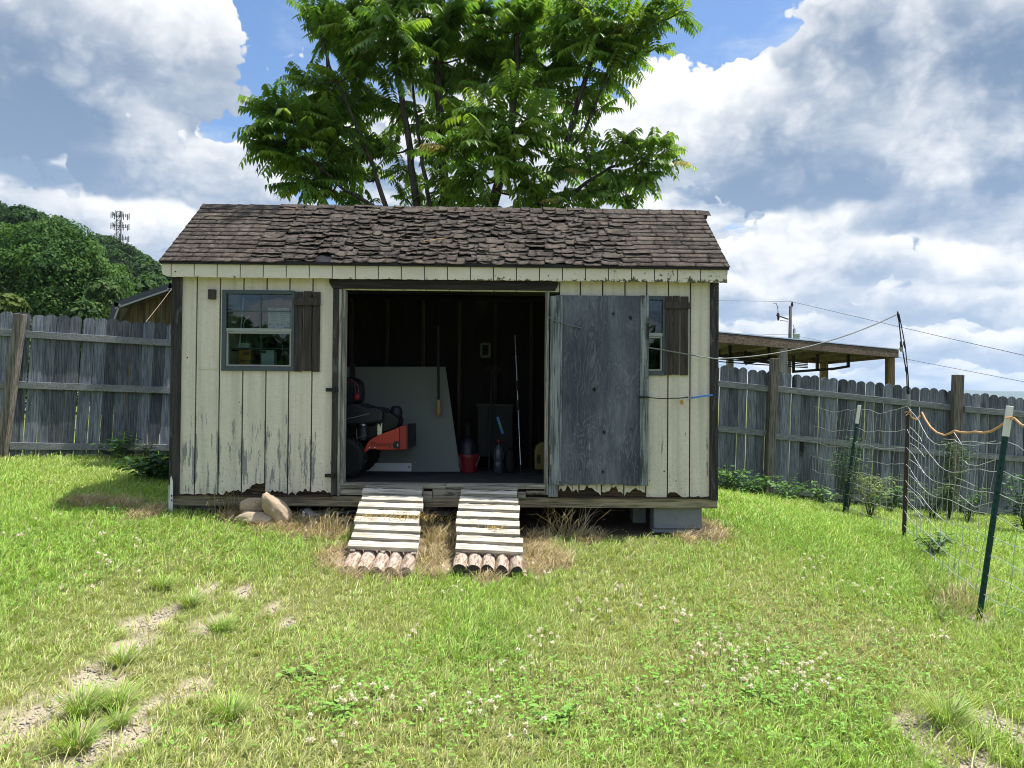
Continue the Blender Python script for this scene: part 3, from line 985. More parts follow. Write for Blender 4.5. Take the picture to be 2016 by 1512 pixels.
# seat, fenders and engine
sp = [(660, 800), (668, 745), (676, 741), (692, 744), (701, 752), (704, 775), (702, 790), (690, 797)]
g = MB(); g.extrude([P(a, b, my + .2) for a, b in sp], (0, .42, 0)); part('seat_back', g, MAT['navy'], mower, bevel=.02)
sp = [(655, 806), (690, 794), (702, 795), (722, 802.5), (744, 803.5), (751, 808), (754, 816), (751, 830), (712, 834), (668, 836), (655, 830)]
g = MB(); g.extrude([P(a, b, my + .12) for a, b in sp], (0, .55, 0)); part('seat', g, MAT['navy'], mower, bevel=.015)
g = MB(); g.tube([P(668, 827, my + .11), P(700, 821, my + .105), (P(727, 814, my + .11))], .004, 6); part('seat_piping', g, MAT['grey'], mower)
sp = [(735, 838), (748, 812), (768, 812), (786, 826), (782, 842), (752, 853), (722, 868), (705, 866), (700, 838)]
g = MB(); g.extrude([P(a, b, my + .22) for a, b in sp], (0, .34, 0)); part('engine', g, MAT['black'], mower, bevel=.012)
cap = P(780, 0, my + .2).x; g = MB()
zc = P(780, 825, my + .34).z; zt = P(780, 799, my + .34).z; h = zt - zc
g.lathe([(.06, zc), (.062, zc + h * .55), (.052, zc + h * .85), (.03, zc + h), (0.001, zc + h * 1.01)], 20, (P(780, 820, my + .34).x, my + .34, 0)); part('air_cleaner', g, MAT['navy'], mower, smooth=True)
g = MB(); a = P(785, 832, my + .25); g.tube([P(775, 824, my + .25), P(777, 834, my + .24), P(785, 833, my + .24), P(790, 829, my + .25), P(786, 825, my + .28)], .006, 6); g.tube([P(778, 826, my + .28), P(779, 843, my + .28)], .009, 6); part('fuel_hose', g, MAT['rubber'], mower)
g = MB(); ca = P(714, 852, my + .14); r_ = .05
g.lathe([(r_ * .95, ca.z - .075), (r_, ca.z - .06), (r_, ca.z + .06), (r_ * .8, ca.z + .07)], 20, (ca.x, my + .15, 0)); can = part('oil_filter', g, MAT['navy'], mower, smooth=True)
g = MB(); g.lathe([(r_ * .82, ca.z + .07), (r_ * .6, ca.z + .085), (.014, ca.z + .088), (.012, ca.z + .105), (.001, ca.z + .108)], 18, (ca.x, my + .15, 0)); part('filter_cap', g, MAT['steel'], can, smooth=True)
g = MB(); g.extrude([P(743, 837, my + .16), P(746, 834, my + .16), P(749, 842, my + .16), P(750.5, 834, my + .16), P(752.3, 833, my + .16), P(752, 855, my + .16), P(743, 857, my + .16)], (0, .012, 0)); part('engine_bracket', g, MAT['steel'], mower)
g = MB(); g.tube([P(702, 845, my + .1), P(702.5, 864, my + .1), P(709, 860, my + .1), P(721, 857, my + .1)], .004, 6); g.tube([P(703, 864, my + .1), P(712, 858.5, my + .1), P(722, 857, my + .12)], .004, 6); part('fuel_line', g, MAT['cable'], mower)
fr = MB(); fr.extrude([P(655, 890, my + .24), P(725, 880, my + .24), P(725, 889, my + .24), P(655, 900, my + .24)], (0, .3, 0)); part('chassis', fr, MAT['black'], mower)
rp = MB(); rp.beam(P(694, 800, my + .5), P(694, 716, my + .5), .05, .04, (0, 1, 0)); part('roll_bar', rp, MAT['black'], mower)
# ear muffs hung over the seat back
em = thing('ear_muffs', 'red ear muffs hung over the mower seat back', 'ear muffs', P(700, 785, my + .17))
g = MB(); arc = [P(680 + 0, 757, my + .18)] + [P(691 + 14 * math.cos(a), 765 - 15 * math.sin(a), my + .18) for a in np.linspace(math.pi * .9, -.1, 12)] + [P(706, 777, my + .18)]
g.tube(arc, .007, 8); part('headband', g, MAT['redplastic'], em)
g = MB(); cc = P(703, 781, my + .17); g.lathe([(.02, my + .12), (.034, my + .13), (.036, my + .17), (.03, my + .19)], 18, (cc.x, 0, cc.z), 'y'); part('ear_cup', g, MAT['redplastic'], em, smooth=True)

# ---- things standing along the back wall
YB = 8.05
a0 = P(655, 722, YB + .33); a1 = P(877, 722, YB + .33); b1 = P(905, 928.5, YB - .05); b0 = P(655, 928.5, YB - .05); b1b = P(904.5, 918, YB - .03)
g = MB(); g.extrude([a0, a1, b1b, b1, b0], (0, .012, 0)); g.single('wall_panel', 'pale sheet of board with a slanted edge, leaning on the back wall inside the shed', 'board', MAT['panel'])
g = MB(); g.box(*rectbox(714, 912, 810, 927.5, YB - .09, .018)); bo = thing('trim_board', 'white trim board with a bolt lying along the foot of the pale sheet', 'board', g.base())
part('plank', g, MAT['carton'], bo, bevel=.003)
c = P(805.5, 919.5, YB - .09); g = MB(); g.lathe([(.008, YB - .098), (.008, YB - .09)], 10, (c.x, 0, c.z), 'y'); part('bolt', g, MAT['black'], bo)
tl = thing('hand_tool', 'long black rod tool with a yellow wooden handle hanging before the pale sheet', 'tool', P(863, 818, YB + .05))
g = MB(); g.tube([P(863, 640, YB + .1), P(863, 722, YB + .1), P(863.5, 790, YB + .08)], .013, 8); part('rod', g, MAT['black'], tl)
zt = P(863, 787, YB + .08).z; zb = P(863, 818, YB + .08).z; cx = P(863.5, 800, YB + .08).x
g = MB(); g.lathe([(.008, zb), (.019, zb + .006), (.021, zb + .05), (.015, zb + .11), (.017, zt - .02), (.012, zt)], 14, (cx, YB + .08, 0)); part('handle', g, MAT['tan'], tl, smooth=True)
def pail(px, pyb, pyt, Y, r, label, m):
    zb = FLOOR_Z + .002; zt = P(px, pyt, Y).z; x = P(px, pyb, Y).x
    t = thing('bucket', label, 'bucket', (x, Y, zb))
    g = MB(); g.lathe([(r * .84, zb), (r * .86, zb + .004), (r, zt - .03), (r * 1.05, zt - .028), (r * 1.05, zt - .012), (r, zt), (r * .93, zt), (r * .8, zb + .02)], 28, (x, Y, 0)); part('pail', g, MAT[m], t, smooth=False)
    g = MB(); g.tube([Vector((x + r * 1.05 * math.cos(a), Y - .02 - r * .5 * abs(math.sin(a)), zt - .02 - r * 1.2 * abs(math.sin(a)))) for a in np.linspace(0, math.pi, 12)], .004, 6); part('bail', g, MAT['steel'], t)
    return t
pail(923, 928, 894, YB - .02, .105, 'red plastic bucket on the shed floor at the right end of the pale sheet', 'redplastic')
def bottle(px, pyt, Y, r, label, m, cap='black', name='bottle'):
    zb = FLOOR_Z + .002; zt = P(px, pyt, Y).z; x = P(px, 900, Y).x; h = zt - zb
    t = thing(name, label, 'bottle', (x, Y, zb))
    g = MB(); g.lathe([(r * .9, zb), (r, zb + h * .03), (r, zb + h * .3), (r * .93, zb + h * .34), (r, zb + h * .38), (r, zb + h * .66), (r * .75, zb + h * .76), (r * .32, zb + h * .84), (r * .3, zb + h * .9)], 20, (x, Y, 0)); part('bottle_body', g, MAT[m], t, smooth=True)
    g = MB(); g.lathe([(r * .4, zb + h * .9), (r * .42, zb + h * .99), (r * .3, zb + h)], 14, (x, Y, 0)); part('cap', g, MAT[cap], t, smooth=True)
bottle(982, 866, YB - .1, .055, 'tall clear plastic bottle with a red cap on the shed floor', 'clear', 'redplastic')
bottle(1003, 880, YB - .03, .05, 'black plastic bottle standing against the dark back wall', 'rubber')
sp = thing('sprayer', 'dark pump sprayer with ribbed neck standing behind the red bucket', 'sprayer', (P(921, 900, YB + .15).x, YB + .15, FLOOR_Z))
g = MB(); zz = FLOOR_Z; xx = P(921, 900, YB + .15).x; yy = YB + .15
g.lathe([(.09, zz), (.1, zz + .02), (.1, zz + .28), (.05, zz + .34), (.03, zz + .36)], 20, (xx, yy, 0)); part('tank', g, MAT['navy'], sp, smooth=True)
g = MB(); g.lathe([(.02 + .008 * (i % 2), zz + .36 + i * .013) for i in range(12)], 14, (xx, yy, 0)); part('ribbed_neck', g, MAT['steel'] if False else MAT['rubber'], sp)
g = MB(); g.box(*rectbox(940, 800, 1010, 900, YB + .2, .14)); tb = thing('tool_chest', 'black tool chest standing against the studs', 'chest', g.base())
part('chest_body', g, MAT['rubber'], tb, bevel=.01); g = MB(); g.box(*rectbox(938, 796, 1012, 800, YB + .19, .16)); part('lid', g, MAT['black'], tb, bevel=.006)
lt2 = thing('spray_bottle', 'blue trigger tube with a green stripe before the black chest', 'tube', P(982, 855, YB - .12))
g = MB(); g.beam(P(979.5, 821, YB - .12), P(990, 854, YB - .1), .028, .014, (0, 1, 0)); part('tube_body', g, MAT['blue'], lt2, bevel=.003)
g = MB(); g.beam(P(982.5, 829, YB - .13), P(986.5, 842, YB - .117), .010, .004, (0, 1, 0)); part('stripe', g, plain('green_label', (.05, .35, .05), .5), lt2)
rd = thing('aluminium_rod', 'thin silver rod with black joints leaning upright at the back of the shed', 'rod', P(1024, 927, YB - .05))
g = MB(); g.tube([P(1014, 660, YB + .2), P(1025, 915, YB - .02)], .0055, 8); part('shaft', g, MAT['steel'], rd)
for y0, y1 in ((752, 771), (790, 810)):
    t0 = (y0 - 660) / 255; t1 = (y1 - 660) / 255; q0 = P(1014, 660, YB + .2); q1 = P(1025, 915, YB - .02)
    g = MB(); g.tube([q0.lerp(q1, t0), q0.lerp(q1, t1)], .016, 10); part('joint', g, MAT['black'], rd)
g = MB(); g.tube([q1, P(1026, 929, YB - .03)], .009, 8); part('tip', g, MAT['black'], rd)
rk = thing('garden_rake', 'dark rake standing upright below the small empty frame inside the shed', 'rake', P(965, 925, YB + .1))
g = MB(); g.tube([P(969, 730, YB + .25), P(963, 924, YB + .0)], .011, 8); part('shaft', g, MAT['black'], rk)
g = MB()
for i in range(8): g.tube([P(955 + i * 4, 730, YB + .25), P(955 + i * 4, 722, YB + .24)], .004, 5)
g.tube([P(954, 730, YB + .25), P(985, 730, YB + .25)], .007, 6); part('rake_head', g, MAT['black'], rk)
wf = thing('picture_frame', 'small pale empty frame hanging on a stud inside the shed', 'frame', P(957, 704, YB + .3))
g = MB(); f0 = [(947, 675), (965, 675), (965, 679), (947, 679)], [(947, 699), (965, 699), (965, 704), (947, 704)], [(945.5, 677), (950, 679), (949, 701), (945.5, 702)], [(962, 679), (966, 677), (966, 702), (961, 701)]
for i, q in enumerate(f0): g.extrude([P(a, b, YB + .30 - .002 * i) for a, b in q], (0, .014, 0))
part('frame_border', g, plain('pale_green_frame', (.045, .06, .045), .7), wf)
yc = thing('fuel_can', 'yellow plastic fuel can half hidden by the right door jamb', 'fuel can', P(1068, 928, 7.75))
g = MB(); o_ = [(1053, 925), (1052.5, 890), (1055, 880), (1064, 872), (1084, 870), (1092, 880), (1092, 926)]
g.extrude([P(a, b, 7.75) for a, b in o_], (0, .2, 0)); part('can_body', g, MAT['yellow'], yc, bevel=.012)
g = MB(); g.extrude([P(a, b, 7.745) for a, b in [(1057, 912), (1057, 897), (1064, 895), (1064, 913)]], (0, .004, 0)); part('grip_hollow', g, MAT['black'], yc)
g = MB(); cz = P(1078, 868, 7.85); g.lathe([(.025, cz.z - .02), (.025, cz.z + .015)], 14, (cz.x, 7.85, 0)); part('cap', g, MAT['black'], yc)

# ---- things behind the left window
g = MB()
g.box((fx(445), .14, fz(510, 690)), (fx(577), .32, fz(510, 686.5))); S('window_shelf', g, 'inner')
def wbox(name, label, px0, py0, px1, py1, off, m, th=.10, cat='carton'):
    x0, z1 = fp(px0, py0, -off); x1, z0 = fp(px1, py1, -off)
    vs = MB().box((x0, off, z0), (x1, off + th, z1))
    w = MB(); w.add([sw(*v) for v in vs.v], vs.f)
    b = w.base()
    t = thing(name, label, cat, b)
    w.build('carton_box', MAT[m], t, off=b, bevel=.003)
    return t, (x0, z0, x1, z1, off)
def wdec(t, rects, off, m, name):
    w = MB()
    for a, b, c, d in rects:
        x0, z1 = fp(a, b, -off); x1, z0 = fp(c, d, -off)
        vs = MB().box((x0, off - .002, z0), (x1, off - .0003, z1)); w.add([sw(*v) for v in vs.v], vs.f)
    w.build(name, m, t, off=t.location)
t, _ = wbox('printed_carton', 'white printed carton with a table of dark text behind the upper window pane', 528, 606, 570, 646.5, .05, 'carton', .08)
ink = plain('grey_print', (.14, .17, .18), .8)
rc_ = [(530, 637, 534, 640), (545.5, 636, 547, 641), (554, 636, 555.6, 641), (559.5, 643, 569, 646), (538, 642, 540, 646), (566.5, 636, 568, 640)]
for k in range(7):
    yy = 609 + k * 3.7
    rc_ += [(531 + (k * 7 % 4), yy, 546 - (k * 5 % 5), yy + .8), (552, yy + .6, 567 - (k * 3 % 6), yy + 1.4)]
wdec(t, rc_, .05, ink, 'printing')
t, _ = wbox('orange_carton', 'orange and brown carton behind the lower left window pane', 469, 688, 494, 718, .12, 'orange', .08)
wdec(t, [(474, 708, 492, 712), (478, 692, 490, 699)], .12, MAT['brownbox'], 'printing')
t, _ = wbox('white_tub', 'white tub with a black label behind the lower right window pane', 514, 689, 539, 722, .10, 'carton', .10, 'tub')
wdec(t, [(515, 690.5, 524, 695.5)], .10, MAT['black'], 'label_patch')
t, _ = wbox('paper_stack', 'white paper stack on the shelf behind the lower left pane', 467, 675, 490, 685, .16, 'carton', .08, 'papers')
t, _ = wbox('small_red_box', 'small red box on the middle window rail beside the mullion', 495, 641, 506, 646.5, .05, 'redplastic', .03, 'box')
g = MB(); q0 = sw(fx(474, 585), .08, fz(474, 583)); q1 = sw(fx(464, 680), .10, fz(464, 684)); g.tube([q0, q1], .007, 8); g.single('white_stick', 'white stick standing behind the left window', 'stick', MAT['white'])
g = MB(); pts = [sw(fx(x_), .07, fz(x_, y_)) for x_, y_ in ((473, 645), (473.5, 634), (476, 628), (481, 624), (486, 621))]; g.tube(pts, .004, 6); g.single('plastic_tubing', 'bent clear tube beside the white stick in the window', 'tube', MAT['white'])

# ---- ramps of pallet slats, and the rolls of half logs at their feet
def ramp(tl, tr, bl, br, yt, yb, label):
    T0 = P(tl[0], tl[1], yt); T1 = P(tr[0], tr[1], yt); B0 = P(bl[0], bl[1], yb); B1 = P(br[0], br[1], yb)
    t = thing('loading_ramp', label, 'ramp', (T0 + T1 + B0 + B1) / 4 - Vector((0, 0, .1)), group='slatted ramps up to the shed doorway')
    ns = 8
    R = random.Random(tl[0])
    for i in range(ns):
        u = (i + .5) / ns
        a = T0.lerp(B0, u); b = T1.lerp(B1, u)
        dn = (B0 - T0).normalized(); ax = (b - a).normalized()
        dn = (dn - ax * dn.dot(ax)).normalized(); nr = ax.cross(dn).normalized()
        if nr.z < 0: nr = -nr
        a += ax * R.uniform(-.012, .012); b += ax * R.uniform(-.012, .012)
        s = MB()
        W = (B0 - T0).length / ns
        n = 14; hw = W * R.uniform(.295, .325)
        # a split, uneven upper edge
        poly = [a + ax * (b - a).length * k / n - dn * (hw + R.uniform(-.006, .004)) for k in range(n + 1)] + [b + dn * hw, a + dn * (hw + R.uniform(-.004, .004))]
        s.extrude([p - nr * .008 for p in poly], nr * .036)
        part('slat', s, MAT['slat'], t)
    st_ = MB()
    for v in (.06, .5, .94):
        a = T0.lerp(T1, v); b = B0.lerp(B1, v)
        st_.beam(a + Vector((0, 0, -.042)), b + Vector((0, 0, -.042)), .036, .085)
    part('stringer', st_, MAT['slatside'], t)
    l = MB(); up = Vector((0, 0, 1)); a = T0 + Vector((.012, .09, .028)); b = T1 + Vector((-.005, .09, .028))
    l.extrude([a, b, b + Vector((0, -.105, -.012)), a + Vector((0, -.105, -.012))], (0, 0, .012)); part('top_board', l, MAT['sill'], t)
    return t
ramp((717, 964), (833, 967), (686, 1083), (822, 1089), 6.80, 5.93, 'bleached slatted ramp nearer the rocks, with straw caught on its slats')
ramp((907, 966), (1020, 969), (894, 1089), (1029, 1096), 6.82, 6.02, 'bleached slatted ramp nearer the grey door, its half logs showing dark ends')


def logroll(p0, p1, n, ya, yb, y0, y1, label, buried=False):
    A = P(p0[0], p0[1], ya); B = P(p1[0], p1[1], ya)
    gz = G((A.x + B.x) / 2, yb)
    t = thing('log_edging', label, 'log edging', ((A.x + B.x) / 2, (ya + yb) / 2, min(A.z, B.z) - .1), group='half log edging at the ramp feet')
    R = random.Random(p0[0])
    for i in range(n):
        c = A.lerp(B, (i + .5) / n); r = (B - A).length / n / 2 * .985
        e = Vector((c.x + R.uniform(-.006, .006), yb + R.uniform(-.02, .02), P(y0, y1, yb).z - r * .9 + (B.z - A.z) * (i / n - .5)))
        s = c + Vector((0, .12, .02 - r * .9))
        m = MB(); nn = 14
        d = (e - s)
        for j, q in enumerate([s + d * k / 6 for k in range(7)]):
            for k in range(nn):
                a_ = 2 * math.pi * k / nn
                rr_ = r * (1 + .07 * math.sin(3 * a_ + i) + R.uniform(-.05, .05)) * (.93 if j in (6,) else 1)
                m.v.append((q.x + rr_ * math.cos(a_), q.y + rr_ * math.sin(a_) * .15 * 0, q.z + rr_ * math.sin(a_)))
        m.f += [(j * nn + k, j * nn + (k + 1) % nn, (j + 1) * nn + (k + 1) % nn, (j + 1) * nn + k) for j in range(6) for k in range(nn)]
        o = part('log', m, MAT['log'], t, smooth=True)
        m2 = MB(); m2.v = [m.v[6 * nn + k] for k in range(nn)]; m2.f = [tuple(range(nn))]
        part('log_end', m2, MAT['log' if buried else 'logend'], o)
logroll((686, 1082), (821, 1087), 5, 5.97, 5.68, 752, 1116, 'reddish half logs sunk in soil at the foot of the rock side ramp', True)
logroll((895, 1088), (1030, 1095), 5, 6.05, 5.80, 964, 1113, 'reddish half logs with dark cut ends at the foot of the door side ramp')


# ---- blocks, rocks and what lies under the floor
def cblock(p, sx, sy, sz, rz, label, group=None, holes=False):
    m = MB()
    c, s = math.cos(rz), math.sin(rz)
    m.obox(Vector(p) + Vector((0, 0, sz / 2)), Vector((c, s, 0)) * sx / 2, Vector((-s, c, 0)) * sy / 2, Vector((0, 0, sz / 2)))
    o = m.single('concrete_block', label, 'block', MAT['concrete'], group, bevel=.006)
    return o
a = P(1290, 1040, 6.90); b = P(1386, 1040, 6.90)
ztop = Z0 - .093
cblock(((a.x + b.x) / 2, 6.98 + .1, ztop - .193), b.x - a.x, .2, .19, .01, 'grey concrete block directly under the shed corner by the weeds, upper of two', 'concrete blocks under the shed')
cblock(((a.x + b.x) / 2 - .004, 6.985 + .1, ztop - .39), b.x - a.x + .012, .2, .19, .004, 'grey concrete block sunk in grass, lower of two at the weedy corner', 'concrete blocks under the shed')
a = P(1262, 1040, 7.15)
cblock((a.x, 7.35, ztop - .36), .12, .19, .355, .02, 'shaded concrete block standing on end behind the corner stack', 'concrete blocks under the shed')
a = P(378, 995, 6.93); cblock((a.x, 7.05, ztop - .2), .4, .2, .195, 0, 'grey concrete block half hidden by grass under the corner with the white post', 'concrete blocks under the shed')
a = P(862, 1020, 7.3); zq = P(862, 1006, 7.3).z
g = MB(); g.box((P(842, 0, 7.3).x, 7.3, G(a.x, 7.3) - .05), (P(891.5, 0, 7.3).x, 7.5, zq)); g.single('concrete_block', 'dark grey block standing under the floor between the ramps', 'block', MAT['concrete'], 'concrete blocks under the shed', bevel=.005)
g = MB(); g.box((P(836, 0, 7.35).x, 7.34, zq + .002), (P(869, 0, 7.35).x, 7.5, zq + .045)); g.single('flat_paver', 'thin grey paver lying on the block between the ramps', 'paver', MAT['concrete'], bevel=.004)


def rock(p, r, seed, label, rot=(0, 0, 0), flat=1.0):
    bm = bmesh.new(); bmesh.ops.create_icosphere(bm, subdivisions=4, radius=1)
    R = random.Random(seed)
    pl_ = [(Vector((R.gauss(0, 1), R.gauss(0, 1), R.gauss(0, 1))).normalized(), R.uniform(.80, 1.02)) for _ in range(16)]
    from mathutils import noise as mn
    for v in bm.verts:
        c = v.co.copy()
        c = c / (abs(c.x) ** 5 + abs(c.y) ** 5 + abs(c.z) ** 5) ** .2      # blocky to begin with
        for n_, d_ in pl_:                     # cut flat facets
            e = c.dot(n_) - d_
            if e > 0: c -= n_ * e * .93
        c += c.normalized() * (mn.fractal(c * 3 + Vector((seed, 0, 0)), 1, 2, 5) * .075)
        v.co = c
    M_ = Matrix.Translation(p) @ Matrix.Rotation(rot[2], 4, 'Z') @ Matrix.Rotation(rot[1], 4, 'Y') @ Matrix.Rotation(rot[0], 4, 'X') @ Matrix.Diagonal((r[0], r[1], r[2], 1))
    bm.transform(M_)
    m = MB(); m.v = [v.co[:] for v in bm.verts]; m.f = [tuple(v.index for v in f_.verts) for f_ in bm.faces]
    bm.free()
    return m.single('rock', label, 'rock', MAT['stone'], 'sandstone rocks in front of the skid', smooth=True)
rock(P(541, 1001, 6.62), (.155, .09, .088), 4, 'big tan rock leaning on edge in front of the shed skid', (0, math.radians(52), .15))
rock(P(497, 992, 6.74), (.10, .08, .062), 9, 'smaller tan rock propped behind the leaning rock', (0, .05, .2))
rock(P(505, 1021, 6.62), (.19, .10, .055), 13, 'flat tan rock low in the dry grass under the other two', (0, .08, 0))
# blue tub and fuzzy rag under the floor
tub = thing('plastic_tub', 'blue plastic tub lying in the shade under the shed floor', 'tub', P(664, 1026, 7.25))
c = P(662, 1012, 7.42); g = MB(); gz = P(662, 1022, 7.1).z
pr = [(.30, gz - .06), (.34, gz + .05), (.36, gz + .055), (.36, gz + .065), (.325, gz + .06), (.30, gz + .0), (.29, gz - .04)]
g.lathe(pr, 40, (c.x, 7.45, 0)); part('tub_wall', g, MAT['pool'], tub, smooth=True)
g = MB(); g.lathe([(.361, gz + .056), (.372, gz + .058), (.372, gz + .068), (.355, gz + .068)], 40, (c.x, 7.45, 0)); part('rim', g, plain('pale_blue_rim', (.10, .22, .27), .5), tub, smooth=True)
lb = MB(); lb.beam(P(1205, 1030, 7.35), P(1245, 1044, 7.2), .09, .035); lb.single('scrap_board', 'short scrap board lying in the shade beneath the door', 'board', MAT['sill'])
rg = MB()
pts = [P(598, 1006, 6.95), P(606, 1009, 6.93), P(615, 1014, 6.92), P(626, 1017, 6.92), P(637, 1017, 6.93)]
rg.tube(pts, [.03, .05, .035, .03, .02], 10); rg.single('rag', 'pale grey rag lying in front of the blue tub', 'rag', MAT['grey'], smooth=True)

# ---- white channel post at the corner, cable and bungee
wp = thing('channel_post', 'short white steel post with slots standing at the shed corner', 'post', P(336, 1003, 6.78))
g = MB(); p0 = P(336, 1008, 6.78); p1 = P(336.5, 937, 6.78); sw_ = .017
g.extrude([(p0.x - sw_, 6.78, p0.z - .1), (p0.x + sw_, 6.78, p0.z - .1), (p1.x + sw_, 6.78, p1.z - .05), (p1.x + .002, 6.78, p1.z), (p1.x - sw_ * .3, 6.78, p1.z - .02)], (0, .005, 0))
g.box((p0.x - sw_ - .004, 6.78, p0.z - .1), (p0.x - sw_, 6.80, p1.z - .08)); part('channel', g, MAT['white'], wp)
for py in (976, 985):
    c = P(338, py, 6.778); g = MB(); g.box((c.x - .005, 6.777, c.z - .009), (c.x + .005, 6.7795, c.z + .009)); part('slot', g, MAT['black'], wp)
cb = thing('guy_cable', 'thin steel cable strung from the shed doorway past the shutter to the tall fence rod', 'cable', sw(fx(1410), -.1, 1.5))
def shp(px, py, off): 
    x, z = fp(px, py, off); return sw(x, -off, z)
g = MB(); g.tube([shp(1074, 612, .03), shp(1078, 622, .085), shp(1090, 631, .09), shp(1145, 646, .056)], .0045, 6)
part('cable_end', g, MAT['cable'], cb)
topp = P(1768, 618, 7.75)
seg = [shp(1277, 684.5, .085), shp(1305, 689, .08), shp(1350, 697, .08), shp(1385, 703, .08), shp(1409, 706.5, .10)]
k0 = seg[-1]
for i in range(1, 15):
    u = i / 14
    q = k0.lerp(topp, u); q.z -= .40 * 1.0 * u * (1 - u) * 1.0
    seg.append(q)
g = MB(); g.tube(seg, .006, 6); part('cable_span', g, MAT['cable'], cb)
bg = thing('bungee_cord', 'hooked cord with a blue strap end holding the open door back', 'cord', shp(1330, 785, .09))
g = MB(); g.tube([shp(1268, 783, .085), shp(1274, 781, .1), shp(1280, 783, .1), shp(1300, 784.5, .07), shp(1335, 784, .06), shp(1355, 782.5, .06)], .005, 6); part('cord', g, MAT['rust'], bg)
g = MB(); g.tube([shp(1345, 786, .06), shp(1350, 781, .06), shp(1362, 780.5, .06), shp(1366, 784, .06), shp(1352, 786, .06)], .004, 6); g.tube([shp(1270, 784, .08), shp(1276, 780, .09), shp(1283, 782, .09), shp(1276, 785, .09)], .004, 6); part('hook', g, MAT['alu'], bg)
g = MB(); a = shp(1360, 783.5, .06); b = shp(1403, 777.5, .06); g.beam(a, b, .008, .014); part('strap', g, MAT['brope'], bg)
g = MB(); a = shp(1342, 792, .055); g.obox(a, (.012, 0, .006), (0, .006, 0), (-.006, 0, .018)); part('tag', g, MAT['tan'], bg)

# ================================================================== board fences
def bay(t, a, b, seed, pw=.14, posts=(), pht=.2, rail_off=(.26, .90, 1.655), lean=.03, h=1.86):
    """one run of dog-eared pickets; a, b = (px, py of the picket tops, depth)"""
    A = P(*a); B = P(*b)
    R = random.Random(seed)
    d = (B - A); dh = Vector((d.x, d.y, 0)); Ln = dh.length; ux = dh / Ln
    nrm = Vector((ux.y, -ux.x, 0))                 # towards the camera
    if nrm.y > 0: nrm = -nrm
    m = MB(); s = 0
    while s < Ln:
        w = pw + R.uniform(-.004, .003)
        top = A.lerp(B, (s + w / 2) / Ln).z + R.uniform(-.012, .012)
        o = Vector((A.x, A.y, 0)) + ux * s
        g_ = G((o + ux * w / 2).x, o.y)
        bot = max(top - h + R.uniform(-.02, .02), g_ - .05)
        ln = lean + R.uniform(-.006, .006)
        H = top - bot; c = .032 + R.uniform(-.005, .005); wt = w - R.choice((.003, .005, .008, .013))
        prof = [(0, 0), (wt, 0), (wt, H - c), (wt - c * .9, H - c * .12), (wt / 2, H + .004), (c * .9, H - c * .12), (0, H - c)]
        yo = nrm * R.uniform(-.003, .003)
        pts = [o + ux * (x + (z - H * .3) * ln) + Vector((0, 0, bot + z)) + yo for x, z in prof]
        m.extrude(pts, -nrm * .017)
        s += w
    part('picket_panel', m, MAT['fence'], t)
    for off in rail_off:
        r = MB(); n = 5
        q0 = A + nrm * .0225 + Vector((0, 0, -off + R.uniform(-.01, .01))); q1 = B + nrm * .0225 + Vector((0, 0, -off + R.uniform(-.01, .01)))
        lx = ux * (lean * (h * .7 - off))
        r.beam(q0 + lx, q1 + lx, .038, .088)
        part('rail', r, MAT['rail'], t, bevel=.004)


def fpost(t, px0, py0, px1, py1, Y, w):
    a = P(px0, py0, Y); b = P(px1, py1, Y)
    e = b + (b - a).normalized() * .25
    m = MB(); m.beam(a, e, w, w, (0, 1, 0))
    part('fence_post', m, MAT['fpost'], t, bevel=.006)


fl_ = thing('board_fence', 'weathered grey dog-eared board fence beside the barn and wooded hill', 'fence', P(200, 905, 9.9))
bay(fl_, (-330, 592, 9.0), (24, 616, 9.55), 2)
bay(fl_, (28, 616, 9.55), (520, 650, 10.75), 1, lean=.045)
fpost(fl_, 41, 618, 3, 905, 9.47, .108)
fr_ = thing('board_fence', 'weathered grey dog-eared board fence running down behind the wire fence', 'fence', P(1700, 985, 11.2))
bay(fr_, (1150, 692, 10.85), (1516, 731, 11.1), 5)
bay(fr_, (1518, 731, 11.1), (1880, 771, 11.35), 6, rail_off=(.25, .92, 1.70))
bay(fr_, (1892, 772, 11.35), (2330, 812, 11.7), 7, rail_off=(.25, .92, 1.70))
fpost(fr_, 1525, 706, 1513, 982, 11.02, .112)
fpost(fr_, 1886, 738, 1874, 1010, 11.27, .125)

# ================================================================== steel posts and the sagging wire fence
def steel_post(top, base, Y, label, m, cap=None, w=.034):
    a = P(top[0], top[1], Y); b = P(base[0], base[1], Y)
    t = thing('steel_post', label, 'post', b)
    d = (a - b).normalized(); s = Vector((0, 1, 0)).cross(d).normalized(); f = Vector((0, -1, 0))
    g = MB(); lo = b - d * .15
    g.obox((a + lo) / 2, (a - lo) / 2, s * w / 2, f * .003)
    g.obox((a + lo) / 2 - f * .017, (a - lo) / 2, s * .0025, f * .014)
    n = int((a - b).length / .055)
    for i in range(n):
        g.obox(b + d * (i + .5) * .055 + f * .006, d * .009, s * .006, f * .004)
    part('post_shaft', g, MAT[m], t)
    if cap:
        L_ = (a - b).length * cap
        c = MB(); c.obox(a - d * L_ / 2 + f * .001, d * L_ / 2 + d * .002, s * (w / 2 + .003), f * .0095); part('white_tip', c, MAT['white'], t, bevel=.003)
    return t


steel_post((1692, 798), (1659, 1022), 9.4, 'thin dark steel post with white tip, standing by the leafy sapling', 'green', .16)
mid = steel_post((1788, 806), (1779, 1068), 7.75, 'rusty dark steel post carrying the tall rod and cable', 'rust', None, .04)
steel_post((1988, 800), (1927, 1222), 5.1, 'dark green steel post with white tip and orange rope, by bare soil', 'green', .14, .036)
